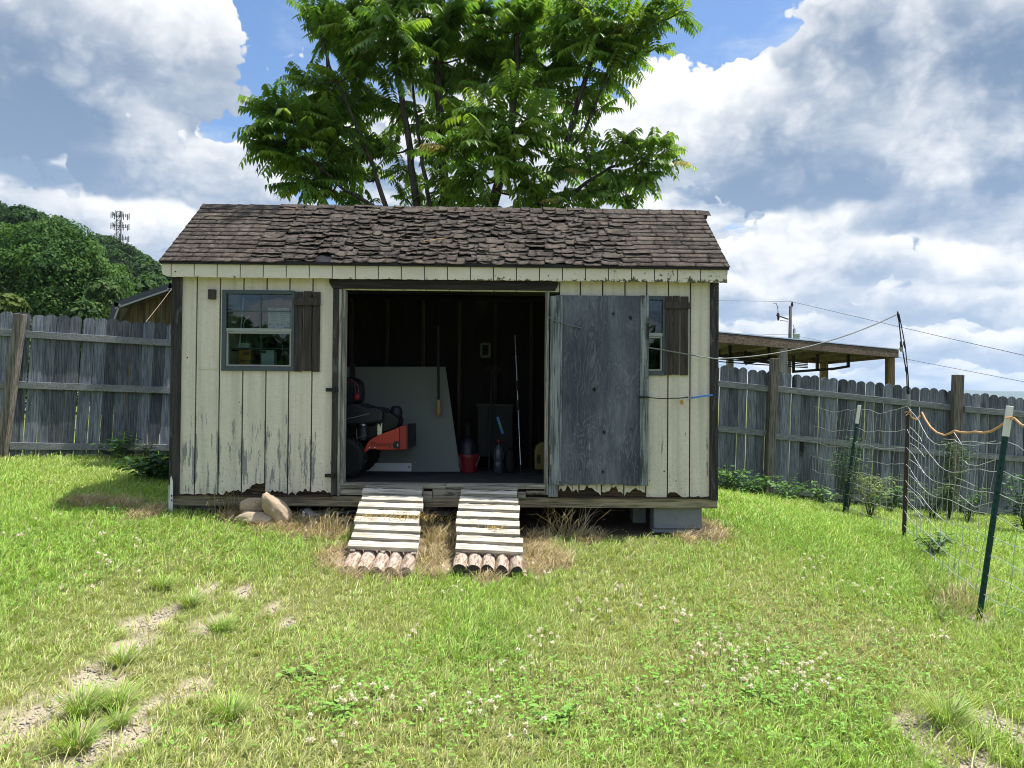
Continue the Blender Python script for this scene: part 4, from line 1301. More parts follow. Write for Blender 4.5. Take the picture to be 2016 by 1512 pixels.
# the tall rod wired to the middle post
rod = thing('fence_rod', 'tall thin jointed rod tied above the rusty steel post, holding the cable', 'rod', P(1786, 830, 7.73))
g = MB(); g.tube([P(1768, 616, 7.73), P(1774, 670, 7.73), P(1777, 690, 7.73), P(1785, 735, 7.73), P(1787, 790, 7.73)], .006, 6)
g.tube([P(1770, 618, 7.73), P(1782, 680, 7.72), P(1788, 740, 7.72), P(1790, 795, 7.72)], .005, 6); part('rod_shaft', g, MAT['black'], rod)
for (x0, y0, x1, y1, r_) in ((1767, 613, 1771, 634, .013), (1773, 672, 1776, 690, .014), (1779, 672, 1782, 686, .011), (1783, 722, 1786, 736, .013), (1786, 764, 1789, 775, .014)):
    g = MB(); g.tube([P(x0, y0, 7.725), P((x0 + x1) / 2, (y0 + y1) / 2, 7.725), P(x1, y1, 7.725)], [r_ * .6, r_, r_ * .6], 8); part('insulator', g, MAT['black'], rod, smooth=True)
g = MB(); g.tube([P(1773, 684, 7.72), P(1775, 692, 7.72)], .014, 8); g.tube([P(1788, 776, 7.72), P(1790, 800, 7.72)], .018, 8); part('clamp', g, MAT['grey'], rod)
# wire netting
wfm = thing('wire_fence', 'sagging galvanised wire fence strung between the steel posts', 'wire fence', P(1790, 1070, 7.7))
pa = (P(1692, 805, 9.4), P(1657, 1020, 9.4)); pb_ = (P(1787, 800, 7.75), P(1779, 1062, 7.75)); pc = (P(1984, 870, 5.1), P(1930, 1205, 5.1))
pd = P(2330, 905, 4.3), P(2250, 1340, 4.3)
pfar = (P(1600, 801, 11.2), P(1590, 998, 11.2))
R4 = random.Random(12)
hv = MB(); vv = MB()


def wrun(a, b, n, sag, bend, lo=0.0):
    K = 14
    lines = []
    for i in range(n):
        f = lo + (1 - lo) * i / (n - 1)
        f = f ** .85 if True else f
        q0 = a[0].lerp(a[1], f); q1 = b[0].lerp(b[1], f)
        pts = []
        ph = R4.uniform(0, 6)
        for k in range(K + 1):
            u = k / K
            q = q0.lerp(q1, u)
            q.z -= sag * (1 - .8 * f) * math.sin(math.pi * u) * (1 + .3 * math.sin(3 * u * math.pi + ph)) + R4.uniform(-.008, .008) * (0 < k < K) + .007 * math.sin(u * 13 + ph) * (0 < k < K)
            q.y += bend * math.sin(math.pi * u) * (1 - f) + R4.uniform(-.01, .01) * (0 < k < K)
            pts.append(q)
        hv.tube(pts, .0025, 5, cap=False)
        lines.append(pts)
    return lines


for a, b, n, sag, bend in ((pfar, pa, 8, .04, .0), (pa, pb_, 9, .05, .05), (pb_, pc, 9, .17, .12), (pc, pd, 9, .10, .05)):
    ln = wrun(a, b, n, sag, bend)
    K = len(ln[0]) - 1
    Lg = (b[1] - a[1]).length
    nv = int(Lg / .15)
    for j in range(1, nv):
        u = j / nv * K; i0 = int(u); fr = u - i0
        pts = [l[i0].lerp(l[min(i0 + 1, K)], fr) + Vector((R4.uniform(-.006, .006), R4.uniform(-.006, .006), 0)) for l in ln]
        vv.tube(pts, .0022, 4, cap=False)
part('line_wire', hv, MAT['wire'], wfm)
part('stay_wire', vv, MAT['staywire'], wfm)
lw = MB()                       # loose broken strands near the middle post
for (pts) in ([(1791, 840), (1800, 848), (1812, 862), (1815, 870)], [(1791, 872), (1804, 880), (1815, 893), (1820, 900)], [(1790, 904), (1803, 913), (1815, 925), (1819, 932)], [(1789, 934), (1801, 944), (1812, 957), (1820, 963)], [(1786, 961), (1800, 971), (1812, 985), (1818, 996)], [(1787, 992), (1800, 1002), (1810, 1015), (1815, 1026)], [(1858, 864), (1880, 866), (1884, 870), (1893, 875), (1920, 877), (1960, 868)], [(1876, 848), (1889, 868), (1893, 875)], [(1900, 908), (1905, 914), (1925, 917), (1960, 905)], [(1880, 940), (1896, 945), (1920, 957)], [(1890, 975), (1905, 988), (1919, 998), (1955, 988)]):
    lw.tube([P(x, y, 7.7 - (x - 1788) * .012) for x, y in pts], .0026, 5)
part('loose_strand', lw, MAT['wire'], wfm)
orp = thing('orange_rope', 'frayed orange rope drooping between the rusty post and the green post', 'rope', P(1880, 850, 6.6))
def yy(x): return 7.72 - (x - 1788) / 200 * 2.64
pts = [(1815, 812), (1822, 826), (1832, 841), (1845, 852), (1860, 857), (1872, 852), (1880, 848), (1890, 851), (1905, 852), (1918, 850), (1935, 852), (1952, 849), (1968, 840), (1983, 829)]
g = MB(); g.tube([P(x, y, yy(x)) for x, y in pts], .009, 7); part('rope_span', g, MAT['orope'], orp)
g = MB()
g.tube([P(1978, 823, 5.06), P(1990, 821, 5.05), P(1998, 823, 5.07), P(1990, 826, 5.05)], .007, 6); g.tube([P(1996, 823, 5.08), P(2010, 836, 5.0), P(2040, 850, 4.9)], .008, 6)
g.tube([P(1782, 812, 7.71), P(1794, 806, 7.71), P(1784, 818, 7.7), P(1797, 814, 7.7), P(1790, 808, 7.7), P(1795, 822, 7.7), P(1805, 826, 7.7), P(1812, 818, 7.7)], .008, 6); part('knot', g, MAT['orope'], orp)

# ================================================================== pavilion, utility pole, barn, tower beyond the fence
pv = thing('pavilion', 'open timber pavilion with a flat metal roof beyond the right hand fence'.replace(' right hand', ' wire and board'), 'pavilion', P(1600, 900, 14))
NL = P(1400, 664, 12.0); NR = P(1767, 697, 15.0); FR = P(1631, 711, 18.0)
zz_ = (NL.z + NR.z + FR.z) / 3
ex_ = (NL - NR).normalized()
NL = NL + ex_ * 2.4
FL = NL + (FR - NR)
def beamz(m, a, b, w, h, dz=0): m.beam(a + Vector((0, 0, dz)), b + Vector((0, 0, dz)), w, h)
g = MB(); beamz(g, NL, NR, .05, .15); part('front_beam', g, MAT['beam'], pv, bevel=.005)
g = MB(); beamz(g, FL, FR, .05, .14); part('rear_beam', g, MAT['beam'], pv)
g = MB(); side = (FR - NR).normalized(); beamz(g, NR + side * .03, FR - side * .03, .05, .14, .0); part('side_beam', g, MAT['beam'], pv)
g = MB()
q = [p + Vector((0, 0, .085)) for p in (NL, NR, FR, FL)]
cen = (q[0] + q[1] + q[2] + q[3]) / 4
q = [p + (p - cen).normalized() * .10 for p in q]
g.extrude(q, (0, 0, .018)); part('roof_sheet', g, MAT['roofmetal'], pv)
g = MB(); q = [p + Vector((0, 0, .06)) - (p - cen).normalized() * .08 for p in (NL, NR, FR, FL)]; g.extrude(q, (0, 0, .018)); part('roof_lining', g, MAT['soffit'], pv)
for i in range(7):
    g = MB(); u = (i + .5) / 7; beamz(g, NL.lerp(NR, u), FL.lerp(FR, u), .04, .11, .0); part('rafter', g, MAT['soffit'], pv)
for (px, Y, w, m, pt) in ((1540, 13.05, .135, 'paviliong', 680), (1752, 15.0, .135, 'paviliont', 704), (1622, 17.8, .15, 'paviliont', 714), (1437, 16.4, .13, 'paviliong', 700)):
    a = P(px, pt, Y); a.z = zz_ - .06; b = Vector((a.x, a.y, G(a.x, a.y) - .2)); g = MB(); g.beam(a, b, w, w, (0, 1, 0)); part('roof_post', g, MAT[m], pv, bevel=.006)
def hang(pxs, Y, ytop, ybot, link):
    g = MB()
    for px, yt, yb_ in zip(pxs, ytop, ybot):
        a = P(px, yt, Y); b = P(px, yb_, Y); g.beam(a, b, .05, .05, (0, 1, 0))
    g.beam(P(link[0], link[1], Y), P(link[2], link[3], Y), .05, .05)
    part('hanging_bracket', g, MAT['black'], pv)
hang((1562, 1609), 15.2, (700, 697), (731, 729), (1560, 732, 1640, 726))
hang((1670,), 15.6, (697,), (722,), (1636, 727, 1672, 721))
hang((1467, 1513), 14.6, (676, 680), (715, 705), (1467, 716, 1516, 705))
hang((1437,), 14.4, (672,), (712,), (1413, 700, 1515, 714))
cbz = MB()
for k in range(5): cbz.tube([P(1416, 692 + 5 * k, 15.5), P(1470, 696 + 5 * k, 15.8), P(1530, 704 + 4 * k, 16), P(1590, 712 + 3 * k, 16.3)], .012, 5)
part('slack_cable', cbz, MAT['black'], pv)

UPY = 58
up = thing('utility_pole', 'wooden utility pole with transformer and cutout arm beyond the pavilion', 'utility pole', Vector((P(1554, 700, UPY).x, UPY, G(P(1554, 700, UPY).x, UPY))))
a = P(1556.5, 603, UPY); b = P(1552, 700, UPY); b.z = up.location.z - .3
g = MB(); g.tube([b, a.lerp(b, .5), a], [.16, .135, .11], 10); part('pole_shaft', g, MAT['pole'], up, smooth=True)
g = MB(); g.tube([P(1558.5, 604, UPY), P(1559.5, 600, UPY), P(1559.5, 594, UPY)], [.07, .1, .05], 8); part('top_insulator', g, MAT['black'], up)
g = MB(); c0 = P(1568, 668, UPY).z; c1 = P(1568, 657.5, UPY).z; g.lathe([(.2, c0 - .1), (.24, c0), (.27, c1 - .03), (.29, c1), (.2, c1 + .03)], 16, (P(1568, 660, UPY).x, UPY, 0)); tr = part('transformer', g, MAT['transformer'], up, smooth=False)
g = MB()
for px in (1562, 1565): g.tube([P(px, 657, UPY), P(px, 647, UPY)], .035, 6)
g.tube([P(1561, 639, UPY), P(1564, 647, UPY)], .02, 5); part('bushing', g, MAT['black'], tr)
g = MB(); g.tube([P(1536, 623, UPY), P(1552, 628.5, UPY)], .05, 6); g.tube([P(1536, 631, UPY), P(1551, 632.5, UPY)], .025, 5); part('cutout_arm', g, MAT['black'], up)
g = MB(); g.tube([P(1532, 616, UPY), P(1531.5, 620, UPY), P(1532.5, 624, UPY), P(1532, 631, UPY)], [.06, .13, .1, .06], 8); g.tube([P(1532, 616, UPY), P(1531, 604, UPY), P(1528, 597, UPY), P(1522.5, 597, UPY)], .025, 5); part('cutout', g, MAT['black'], up)


def line(pts, label, r=.016):
    g = MB(); q = []
    for i in range(len(pts) - 1):
        a = P(*pts[i]); b = P(*pts[i + 1])
        for k in range(8):
            u = k / 8; v = a.lerp(b, u); q.append(v)
    q.append(P(*pts[-1]))
    g.tube(q, r * .75, 5)
    g.single('power_line', label, 'power line', MAT['line'], 'overhead lines')
line([(1380, 591, 58), (1559, 594, 58), (1700, 627, 48), (1850, 662, 40), (2080, 714, 32)], 'overhead line crossing the top of the utility pole and running down right over the fence'.replace('down right ', ''), .018)
line([(1380, 656, 60), (1552, 659, 58)], 'lower overhead line meeting the pole just above the pavilion roof', .015)
line([(1566, 661, 58), (1640, 676, 50), (1800, 710, 42), (2080, 764, 34)], 'lower overhead line dropping behind the pavilion toward the far blue ridge', .014)
line([(-60, 480, 30), (160, 506, 30), (345, 532, 30)], 'upper overhead line strung before the wooded hillside', .011)
line([(-60, 563, 27), (120, 585, 27), (262, 600, 27)], 'lower overhead line strung before the big leafy tree', .010)

# barn with a double pitched roof
BY = 15.0
bn = thing('barn', 'brown board barn with a dark double pitched roof behind the fence', 'barn', P(320, 700, BY))
def bp(px, py, dy=0): 
    v = P(px, py, BY); v.y += dy; return v
wl = MB()
outl = [bp(237, 634), bp(254, 603), bp(345, 571), bp(430, 600), bp(452, 634)]
base_z = G(outl[0].x, BY) - .2
tops = outl
nb = 22
x0_, x1_ = outl[0].x, outl[-1].x
def toph(x):
    for a, b in zip(outl[:-1], outl[1:]):
        if a.x <= x <= b.x: return a.z + (b.z - a.z) * (x - a.x) / (b.x - a.x)
    return outl[0].z
for i in range(nb):
    a = x0_ + (x1_ - x0_) * i / nb; b = x0_ + (x1_ - x0_) * (i + 1) / nb - .006
    wl.extrude([(a, BY, base_z), (b, BY, base_z), (b, BY, toph(b) - .01), (a, BY, toph(a) - .01)], (0, .03, 0))
part('gable_wall', wl, MAT['barn'], bn)
for nm, pa_, pb2 in (('lower_roof', bp(222, 638), bp(236.5, 597)), ('upper_roof', bp(235, 598), bp(346, 559.5)), ('upper_roof', bp(344, 559.5), bp(436, 590)), ('lower_roof', bp(434, 590), bp(462, 636))):
    m = MB(); d = (pb2 - pa_); n_ = Vector((-d.z, 0, d.x)).normalized() * .11
    m.extrude([pa_ + Vector((0, -.22, 0)), pb2 + Vector((0, -.22, 0)), pb2 - n_ + Vector((0, -.22, 0)), pa_ - n_ + Vector((0, -.22, 0))], (0, 5, 0))
    part(nm, m, MAT['dark_roof'], bn)
    m = MB(); m.beam(pa_ + Vector((0, -.235, -.0)) - n_ * 1.12, pb2 + Vector((0, -.235, 0)) - n_ * 1.12, .02, .03); part('roof_edge_trim', m, MAT['alu'], bn)
g = MB(); g.tube([P(340, 566, 12.6), P(318, 595, 12.2), P(287, 634, 11.6)], .005, 5); g.single('stay_rope', 'thin tan rope slanting down across the barn wall', 'rope', MAT['stay'])

# cell tower on the hill
TY = 190
ct = thing('cell_tower', 'lattice cell tower with three rings of antennas above the wooded hill', 'tower', P(235, 500, TY))
g = MB()
legs = [(-.6, -.35), (.6, -.35), (0, .7)]
tz0 = P(235, 540, TY).z; tz1 = P(235, 417, TY).z; tx = P(235, 450, TY).x
for lx, ly in legs: g.tube([(tx + lx, TY + ly, tz0), (tx + lx, TY + ly, tz1)], .11, 6)
n_ = 14
for k in range(n_):
    za = tz0 + (tz1 - tz0) * k / n_; zb = tz0 + (tz1 - tz0) * (k + 1) / n_
    for i in range(3):
        a, b = legs[i], legs[(i + 1) % 3]
        g.tube([(tx + a[0], TY + a[1], za), (tx + b[0], TY + b[1], zb)], .06, 4); g.tube([(tx + a[0], TY + a[1], zb), (tx + b[0], TY + b[1], zb)], .05, 4)
part('mast', g, MAT['tower'], ct)
for py in (424, 445, 469):
    zc = P(235, py, TY).z; g = MB(); g2 = []
    for i in range(3):
        a = math.radians(90 + 120 * i + 15); c_ = Vector((tx + 1.5 * math.cos(a), TY + 1.5 * math.sin(a), zc)); t_ = Vector((-math.sin(a), math.cos(a), 0))
        g.tube([c_ - t_ * 1.5, c_ + t_ * 1.5], .05, 5); g.tube([(tx, TY, zc), c_], .06, 5)
        for k in (-1.5, -.55, .4, 1.5): g2.append(MB().obox(c_ + t_ * k, t_ * .10, Vector((math.cos(a), math.sin(a), 0)) * .06, Vector((0, 0, .75 if k != .4 else .45))))
    rg_ = part('platform', g, MAT['tower'], ct); [part('antenna', q_, MAT['tower'], rg_) for q_ in g2]

# ================================================================== vegetation
def leaf_arrays(base, axis, nrm, length, width, droop, col, fold=.25):
    """pointed leaves from arrays: base (n,3), axis and normal (n,3), sizes (n,) -> V, quads, tris, colours"""
    n = len(base)
    side = np.cross(nrm, axis); side /= np.linalg.norm(side, axis=1, keepdims=True) + 1e-9
    l = length[:, None]; w = width[:, None]; dr = droop[:, None]
    dn = np.array([0, 0, -1.0])
    m = base + axis * l * .38 + dn * dr * l * .10
    m2 = base + axis * l * .72 + dn * dr * l * .32
    tip = base + axis * l + dn * dr * l * .62
    up = nrm * w * fold
    V = np.stack([base, m + side * w * .5 + up, m - side * w * .5 + up, m, m2 + side * w * .33 + up * .6, m2 - side * w * .33 + up * .6, m2, tip], 1).reshape(-1, 3)
    i = np.arange(n)[:, None] * 8
    q = np.concatenate([i + np.array([3, 1, 4, 6]), i + np.array([2, 3, 6, 5])])
    t = np.concatenate([i + np.array([0, 1, 3]), i + np.array([0, 3, 2]), i + np.array([6, 4, 7]), i + np.array([5, 6, 7])])
    C = np.repeat(col, 8, 0)
    return V, q, t, C


def unit(v): return v / (np.linalg.norm(v, axis=-1, keepdims=True) + 1e-9)


def join(parts):
    V = []; Q = []; T = []; C = []; o = 0
    for v, q, t, c in parts:
        V.append(v); Q.append(q + o); T.append(t + o); C.append(c); o += len(v)
    return np.concatenate(V), [np.concatenate(Q), np.concatenate(T)], np.concatenate(C)


# ---- the tall many-stemmed tree behind the shed, leaves in long feathered sprays
TB = Vector((P(905, 700, 10.0).x, 10.0, 0)); TB.z = G(TB.x, TB.y)
tree = thing('feather_leaved_tree', 'tall many-stemmed tree with long feathered leaves rising behind the shed roof', 'tree', TB)
R5 = random.Random(21)
clusters = [
 (548, 222, 9.5, 66), (600, 262, 9.7, 72), (655, 235, 9.9, 70), (560, 300, 9.6, 60), (640, 320, 9.9, 62), (690, 290, 10.2, 52), (590, 360, 9.7, 56), (650, 372, 10., 44), (530, 262, 9.4, 50),
 (598, 150, 9.8, 44), (640, 182, 10., 54), (690, 200, 10.3, 62), (700, 130, 9.8, 66), (650, 60, 9.8, 60), (616, 20, 9.7, 48), (720, 60, 9.6, 68), (690, 20, 10.0, 60), (770, 50, 9.3, 74), (790, 130, 9.6, 70), (770, 200, 10.2, 60), (780, 0, 9.8, 70),
 (850, 90, 10.1, 76), (880, 30, 9.8, 76), (930, 100, 10.4, 76), (960, 30, 10.2, 76), (880, 180, 10.4, 64), (950, 170, 10.5, 62), (1010, 110, 10.5, 60), (840, 240, 10.2, 52), (910, 235, 9.7, 60),
 (960, 215, 9.0, 66), (1010, 180, 9.0, 60), (1030, 240, 8.9, 66), (965, 275, 8.9, 70), (900, 300, 9.2, 66), (940, 345, 9.0, 64), (1010, 320, 9.0, 66), (870, 345, 9.6, 46), (1060, 285, 9.3, 58), (1075, 225, 9.2, 50), (1040, 370, 9.5, 50),
 (1040, 40, 10.2, 74), (1100, 70, 10.0, 70), (1080, 140, 10.2, 62), (1150, 20, 9.8, 70), (1180, 80, 9.7, 66), (1130, 120, 10.2, 58), (1230, 40, 9.6, 62), (1215, 105, 9.8, 56), (1270, 20, 9.4, 52), (1160, 170, 10.1, 50), (1110, 190, 10.3, 46), (1180, 215, 10., 40), (1250, 110, 9.7, 34),
 (1110, 330, 9.8, 56), (1160, 310, 9.7, 58), (1120, 260, 10., 44), (1220, 290, 9.5, 50), (1270, 310, 9.3, 50), (1210, 340, 9.5, 52), (1260, 355, 9.4, 40), (1310, 295, 9.3, 40), (1285, 345, 9.3, 40), (1325, 320, 9.2, 30), (1310, 20, 9.3, 36), (1340, 22, 9.2, 26), (1290, 95, 9.5, 30), (1200, 150, 9.9, 50), (1260, 60, 9.5, 50), (1150, 375, 9.8, 50), (1215, 395, 9.6, 40), (1290, 280, 9.2, 30), (1235, 268, 9.4, 34),
 (705, 395, 10., 26), (735, 400, 10.1, 22), (870, 385, 9.5, 40), (930, 392, 9.4, 40), (1060, 385, 9.4, 46), (1120, 398, 9.5, 40), (1180, 372, 9.4, 44), (790, 330, 10.2, 30), (840, 300, 10.2, 34), (760, 290, 10.1, 44), (905, 395, 9.9, 36), (960, 395, 9.9, 36), (1030, 398, 10., 30), (840, 395, 10.1, 28), (1085, 395, 10., 32), (800, 390, 10.2, 18), (720, 350, 10.2, 14)]
for _ in range(16):             # the crown above the picture
    a = R5.uniform(0, 6.28); r = math.sqrt(R5.random()) * 2.6; z = R5.uniform(5.6, 7.6)
    x = TB.x + r * math.cos(a) * (1.15 - (z - 5) * .12); y = 10.1 + r * .8 * math.sin(a)
    clusters.append((None, (x, y, EYE + z), None, R5.uniform(60, 80)))
for _ in range(8):             # and behind what the picture shows
    x = TB.x + R5.uniform(-2.4, 2.2); clusters.append((None, (x, R5.uniform(10.6, 12.0), R5.uniform(EYE + 2.3, EYE + 5)), None, R5.uniform(50, 75)))
brm = MB(); parts_ = []
# main stems
stems = []
def stem(pts, r0, r1):
    P_ = [Vector(p) for p in pts]
    out = []
    for i in range(len(P_) - 1):
        for k in range(4):
            out.append(P_[i].lerp(P_[i + 1], k / 4) + Vector((R5.uniform(-.012, .012), R5.uniform(-.012, .012), 0)))
    out.append(P_[-1])
    n = len(out)
    brm.tube(out, [r0 + (r1 - r0) * (i / (n - 1)) ** .8 for i in range(n)], 7)
    stems.append(out)
b0 = TB + Vector((0, 0, -.1))
stem([b0 + Vector((-.3, 0, 0)), P(822, 408, 10.0), P(800, 250, 10.0), P(780, 120, 9.9), P(740, -60, 9.9), P(700, -330, 10.0)], .062, .02)
stem([b0 + Vector((-.1, .1, 0)), P(880, 410, 10.1), P(868, 250, 10.2), P(860, 120, 10.2), P(880, -100, 10.2), P(870, -420, 10.2)], .085, .025)
stem([b0 + Vector((.15, 0, 0)), P(970, 410, 10.0), P(1000, 300, 10.1), P(1020, 120, 10.2), P(1000, -120, 10.2), P(1010, -420, 10.3)], .075, .022)
stem([b0 + Vector((.3, 0, 0)), P(1055, 412, 9.9), P(1110, 300, 9.9), P(1150, 160, 9.9), P(1200, 0, 9.8), P(1230, -220, 9.8)], .06, .018)
stem([b0 + Vector((-.35, 0, 0)), P(760, 405, 9.9), P(735, 330, 9.9), P(700, 240, 9.8), P(650, 130, 9.7), P(620, 20, 9.7)], .042, .012)
stem([b0 + Vector((-.4, 0, 0)), P(735, 405, 9.9), P(680, 375, 9.8), P(620, 320, 9.7), P(560, 250, 9.5)], .035, .010)
stem([b0 + Vector((-.2, .1, 0)), P(848, 405, 10.0), P(828, 300, 10.), P(815, 180, 10.0), P(800, 60, 9.8)], .04, .012)
stem([b0 + Vector((.2, -.1, 0)), P(960, 408, 9.6), P(985, 330, 9.2), P(1010, 250, 9.0), P(1015, 190, 8.95)], .045, .012)
stem([b0 + Vector((.35, 0, 0)), P(1085, 412, 9.8), P(1140, 370, 9.7), P(1200, 330, 9.5), P(1270, 310, 9.3)], .04, .012)
stem([b0 + Vector((.3, .05, 0)), P(1030, 410, 10.0), P(1150, 260, 10.0), P(1190, 160, 9.8), P(1230, 60, 9.7)], .04, .01)
allp = [p for s in stems for p in s[4:]]
NLF = 13                        # leaflets on each side of a spray
fr_base = []; fr_dir = []; fr_len = []; fr_hue = []
for c in clusters:
    if c[0] is None:
        ctr = Vector(c[1]); rad = c[3] / 150
    else:
        ctr = P(c[0], c[1], c[2]); rad = c[3] / F * c[2]
    near = min(allp, key=lambda p: (p - ctr).length + max(0, (p.z - ctr.z)) * .8)
    out = (ctr - near); 
    if out.length < .05: out = Vector((R5.uniform(-1, 1), R5.uniform(-1, 1), .5)) * .2
    tipd = (out.normalized() + Vector((0, 0, .45))).normalized()
    cc = ctr - tipd * rad * .35
    midp = near.lerp(cc, .55) + Vector((R5.uniform(-.05, .05), R5.uniform(-.05, .05), -.06))
    brm.tube([near, near.lerp(midp, .5) + Vector((0, 0, -.02)), midp, cc, ctr + tipd * rad * .1], [.017, .014, .012, .009, .005], 5)
    nf = int((6 + 86 * rad * rad) * (1.45 if c[0] is not None and c[0] < 720 else 1)) if c[0] is not None else 13
    for k in range(nf):
        u = R5.random()
        p = cc.lerp(ctr + tipd * rad * .15, u) if R5.random() < .75 else midp.lerp(cc, R5.random())
        d = Vector((R5.gauss(0, 1), R5.gauss(0, 1), R5.gauss(.15, .55))).normalized()
        d = (d + tipd * (.35 + .5 * u)).normalized()
        fr_base.append(p); fr_dir.append(d); fr_len.append(min(.78, max(.30, rad * R5.uniform(.95, 1.45)))); fr_hue.append(R5.random() * .6 + (.4 if u > .85 and R5.random() < .5 else 0))
B = []; A = []; N = []; Ln = []; Wd = []; Cc = []; Dr = []
for p, d, l, h in zip(fr_base, fr_dir, fr_len, fr_hue):
    nl = NLF if l > .5 else 8
    sidev = d.cross(Vector((0, 0, 1)));
    if sidev.length < .1: sidev = Vector((1, 0, 0))
    sidev.normalize()
    dro = R5.uniform(.35, .75)
    hue = R5.gauss(0, .12)
    if h > .86: base_c = np.array([.36, .31, .11])      # young bronzy spray
    elif h > .45: base_c = np.array([.215, .335, .050])
    else: base_c = np.array([.118, .230, .042])
    base_c = base_c * (1 + hue)
    prev = None
    for i in range(nl):
        t = (i + 1.2) / (nl + .7)
        q = p + d * l * t + Vector((0, 0, -1)) * (dro * l * .5 * t * t)
        tang = (d + Vector((0, 0, -1)) * (dro * t)).normalized()
        size = (.118 + .035 * R5.random()) * (1.05 - .55 * abs(t - .45)) * (l / .65) ** .5
        for sg in (-1, 1):
            ax = (sidev * sg * .9 + tang * .42 + Vector((0, 0, -.38 - .35 * R5.random()))).normalized()
            nr = sidev.cross(tang); nr = nr if nr.z > 0 else -nr
            nr = (nr + sidev * sg * .35 + Vector((R5.gauss(0, .15), R5.gauss(0, .15), 0))).normalized()
            B.append(q); A.append(ax); N.append(nr); Ln.append(size); Wd.append(size * .40); Dr.append(R5.uniform(.25, .7)); Cc.append(base_c * R5.uniform(.82, 1.18))
    brm.tube([p, p + d * l * .5 + Vector((0, 0, -1)) * (dro * l * .125), p + d * l + Vector((0, 0, -1)) * (dro * l * .5)], [.004, .003, .0015], 3, cap=False)
B = np.array([b[:] for b in B]); A = unit(np.array([b[:] for b in A])); N = np.array([b[:] for b in N])
N = unit(N - A * (N * A).sum(1, keepdims=True))
V, Fc, C = join([leaf_arrays(B, A, N, np.array(Ln), np.array(Wd), np.array(Dr), np.array(Cc))])
np_obj('crown', V - np.array(TB[:]), Fc, MAT['spray'], C, parent=tree)
part('trunk', brm, MAT['bark'], tree, smooth=True)


# ---- crowns of leaf clumps for the trees on the hillside
def crown(seed, lobes, nleaf, size, c_lo, c_hi, flat=1.0):
    r = np.random.default_rng(seed)
    parts = []
    vol = np.array([l[3] ** 2 for l in lobes]); vol = vol / vol.sum()
    for (lx, ly, lz, lr), f in zip(lobes, vol):
        n = int(nleaf * f)
        d = unit(r.normal(size=(n, 3)))
        d[:, 2] = np.abs(d[:, 2]) * np.where(r.random(n) < .25, -1, 1)
        rad = lr * (1 - .45 * r.random(n) ** 2.0)
        # clumps: the surface breaks up into tufts with dark gaps
        k = unit(r.normal(size=(int(8 + lr * lr * 12), 3)))
        cidx = (d @ k.T).argmax(1); cd = (d * k[cidx]).sum(1)
        nb = math.sqrt(1 - (1 - 2.0 / len(k)) ** 2) + 1e-3
        bump = np.clip(1 - np.sqrt(np.clip(1 - cd ** 2, 0, 1)) / nb, -.4, 1)
        tuft = r.uniform(.80, 1.14, len(k))
        pos = d * (rad * (tuft[cidx] * .86 + .16 * bump))[:, None]
        pos[:, 2] *= flat
        pos += np.array([lx, ly, lz])
        nr = unit(d + r.normal(size=(n, 3)) * .45 + np.array([0, 0, .35]))
        ax = unit(np.cross(nr, r.normal(size=(n, 3))))
        ax[:, 2] -= .35; ax = unit(ax)
        nr = unit(nr - ax * (nr * ax).sum(1, keepdims=True))
        tone = np.clip(.5 + .35 * (r.random(len(k))[cidx] - .5) * 2 + r.normal(size=n) * .18, 0, 1)[:, None]
        col = np.array(c_lo) * (1 - tone) + np.array(c_hi) * tone
        ln = size * r.uniform(.7, 1.35, n)
        parts.append(leaf_arrays(pos, ax, nr, ln, ln * .58, r.uniform(.1, .5, n), col, .15))
    return join(parts)


def make_lobes(seed, R, H, n):
    r = random.Random(seed); out = [(0, 0, H * .55, R * .72)]
    for i in range(n):
        a = r.uniform(0, 6.28); h = r.uniform(.12, .92); rr = R * (1 - .62 * abs(h - .38) / .6) * r.uniform(.45, .72)
        out.append((rr * math.cos(a), rr * math.sin(a), H * h, R * r.uniform(.30, .46)))
    return out


def trunk_mb(h, r, crown_h, seed):
    m = MB(); q = random.Random(seed)
    m.tube([(0, 0, -.4), (.02, 0, h * .5), (q.uniform(-.1, .1), q.uniform(-.1, .1), h), (q.uniform(-.2, .2), 0, h + crown_h * .5)], [r * 1.25, r, r * .85, r * .25], 9)
    for k in range(6):
        a = q.uniform(0, 6.28); z = h * q.uniform(.8, 1.0) + crown_h * q.uniform(0, .3)
        m.tube([(0, 0, z), (math.cos(a) * r * 5, math.sin(a) * r * 5, z + crown_h * .15), (math.cos(a) * r * 9, math.sin(a) * r * 9, z + crown_h * .35)], [r * .5, r * .35, r * .12], 6)
    return m


def place_tree(name, label, loc, crown_data, tm, group=None, scale=1, rz=0):
    t = thing(name, label, 'tree', loc, rz, group)
    t.scale = (scale,) * 3
    V, Fc, C = crown_data
    np_obj('crown', V, Fc, MAT['leaf'], C, parent=t)
    tm.build('trunk', MAT['bark'], t, smooth=True)
    return t


DG, MG = (.014, .042, .014), (.062, .130, .030)
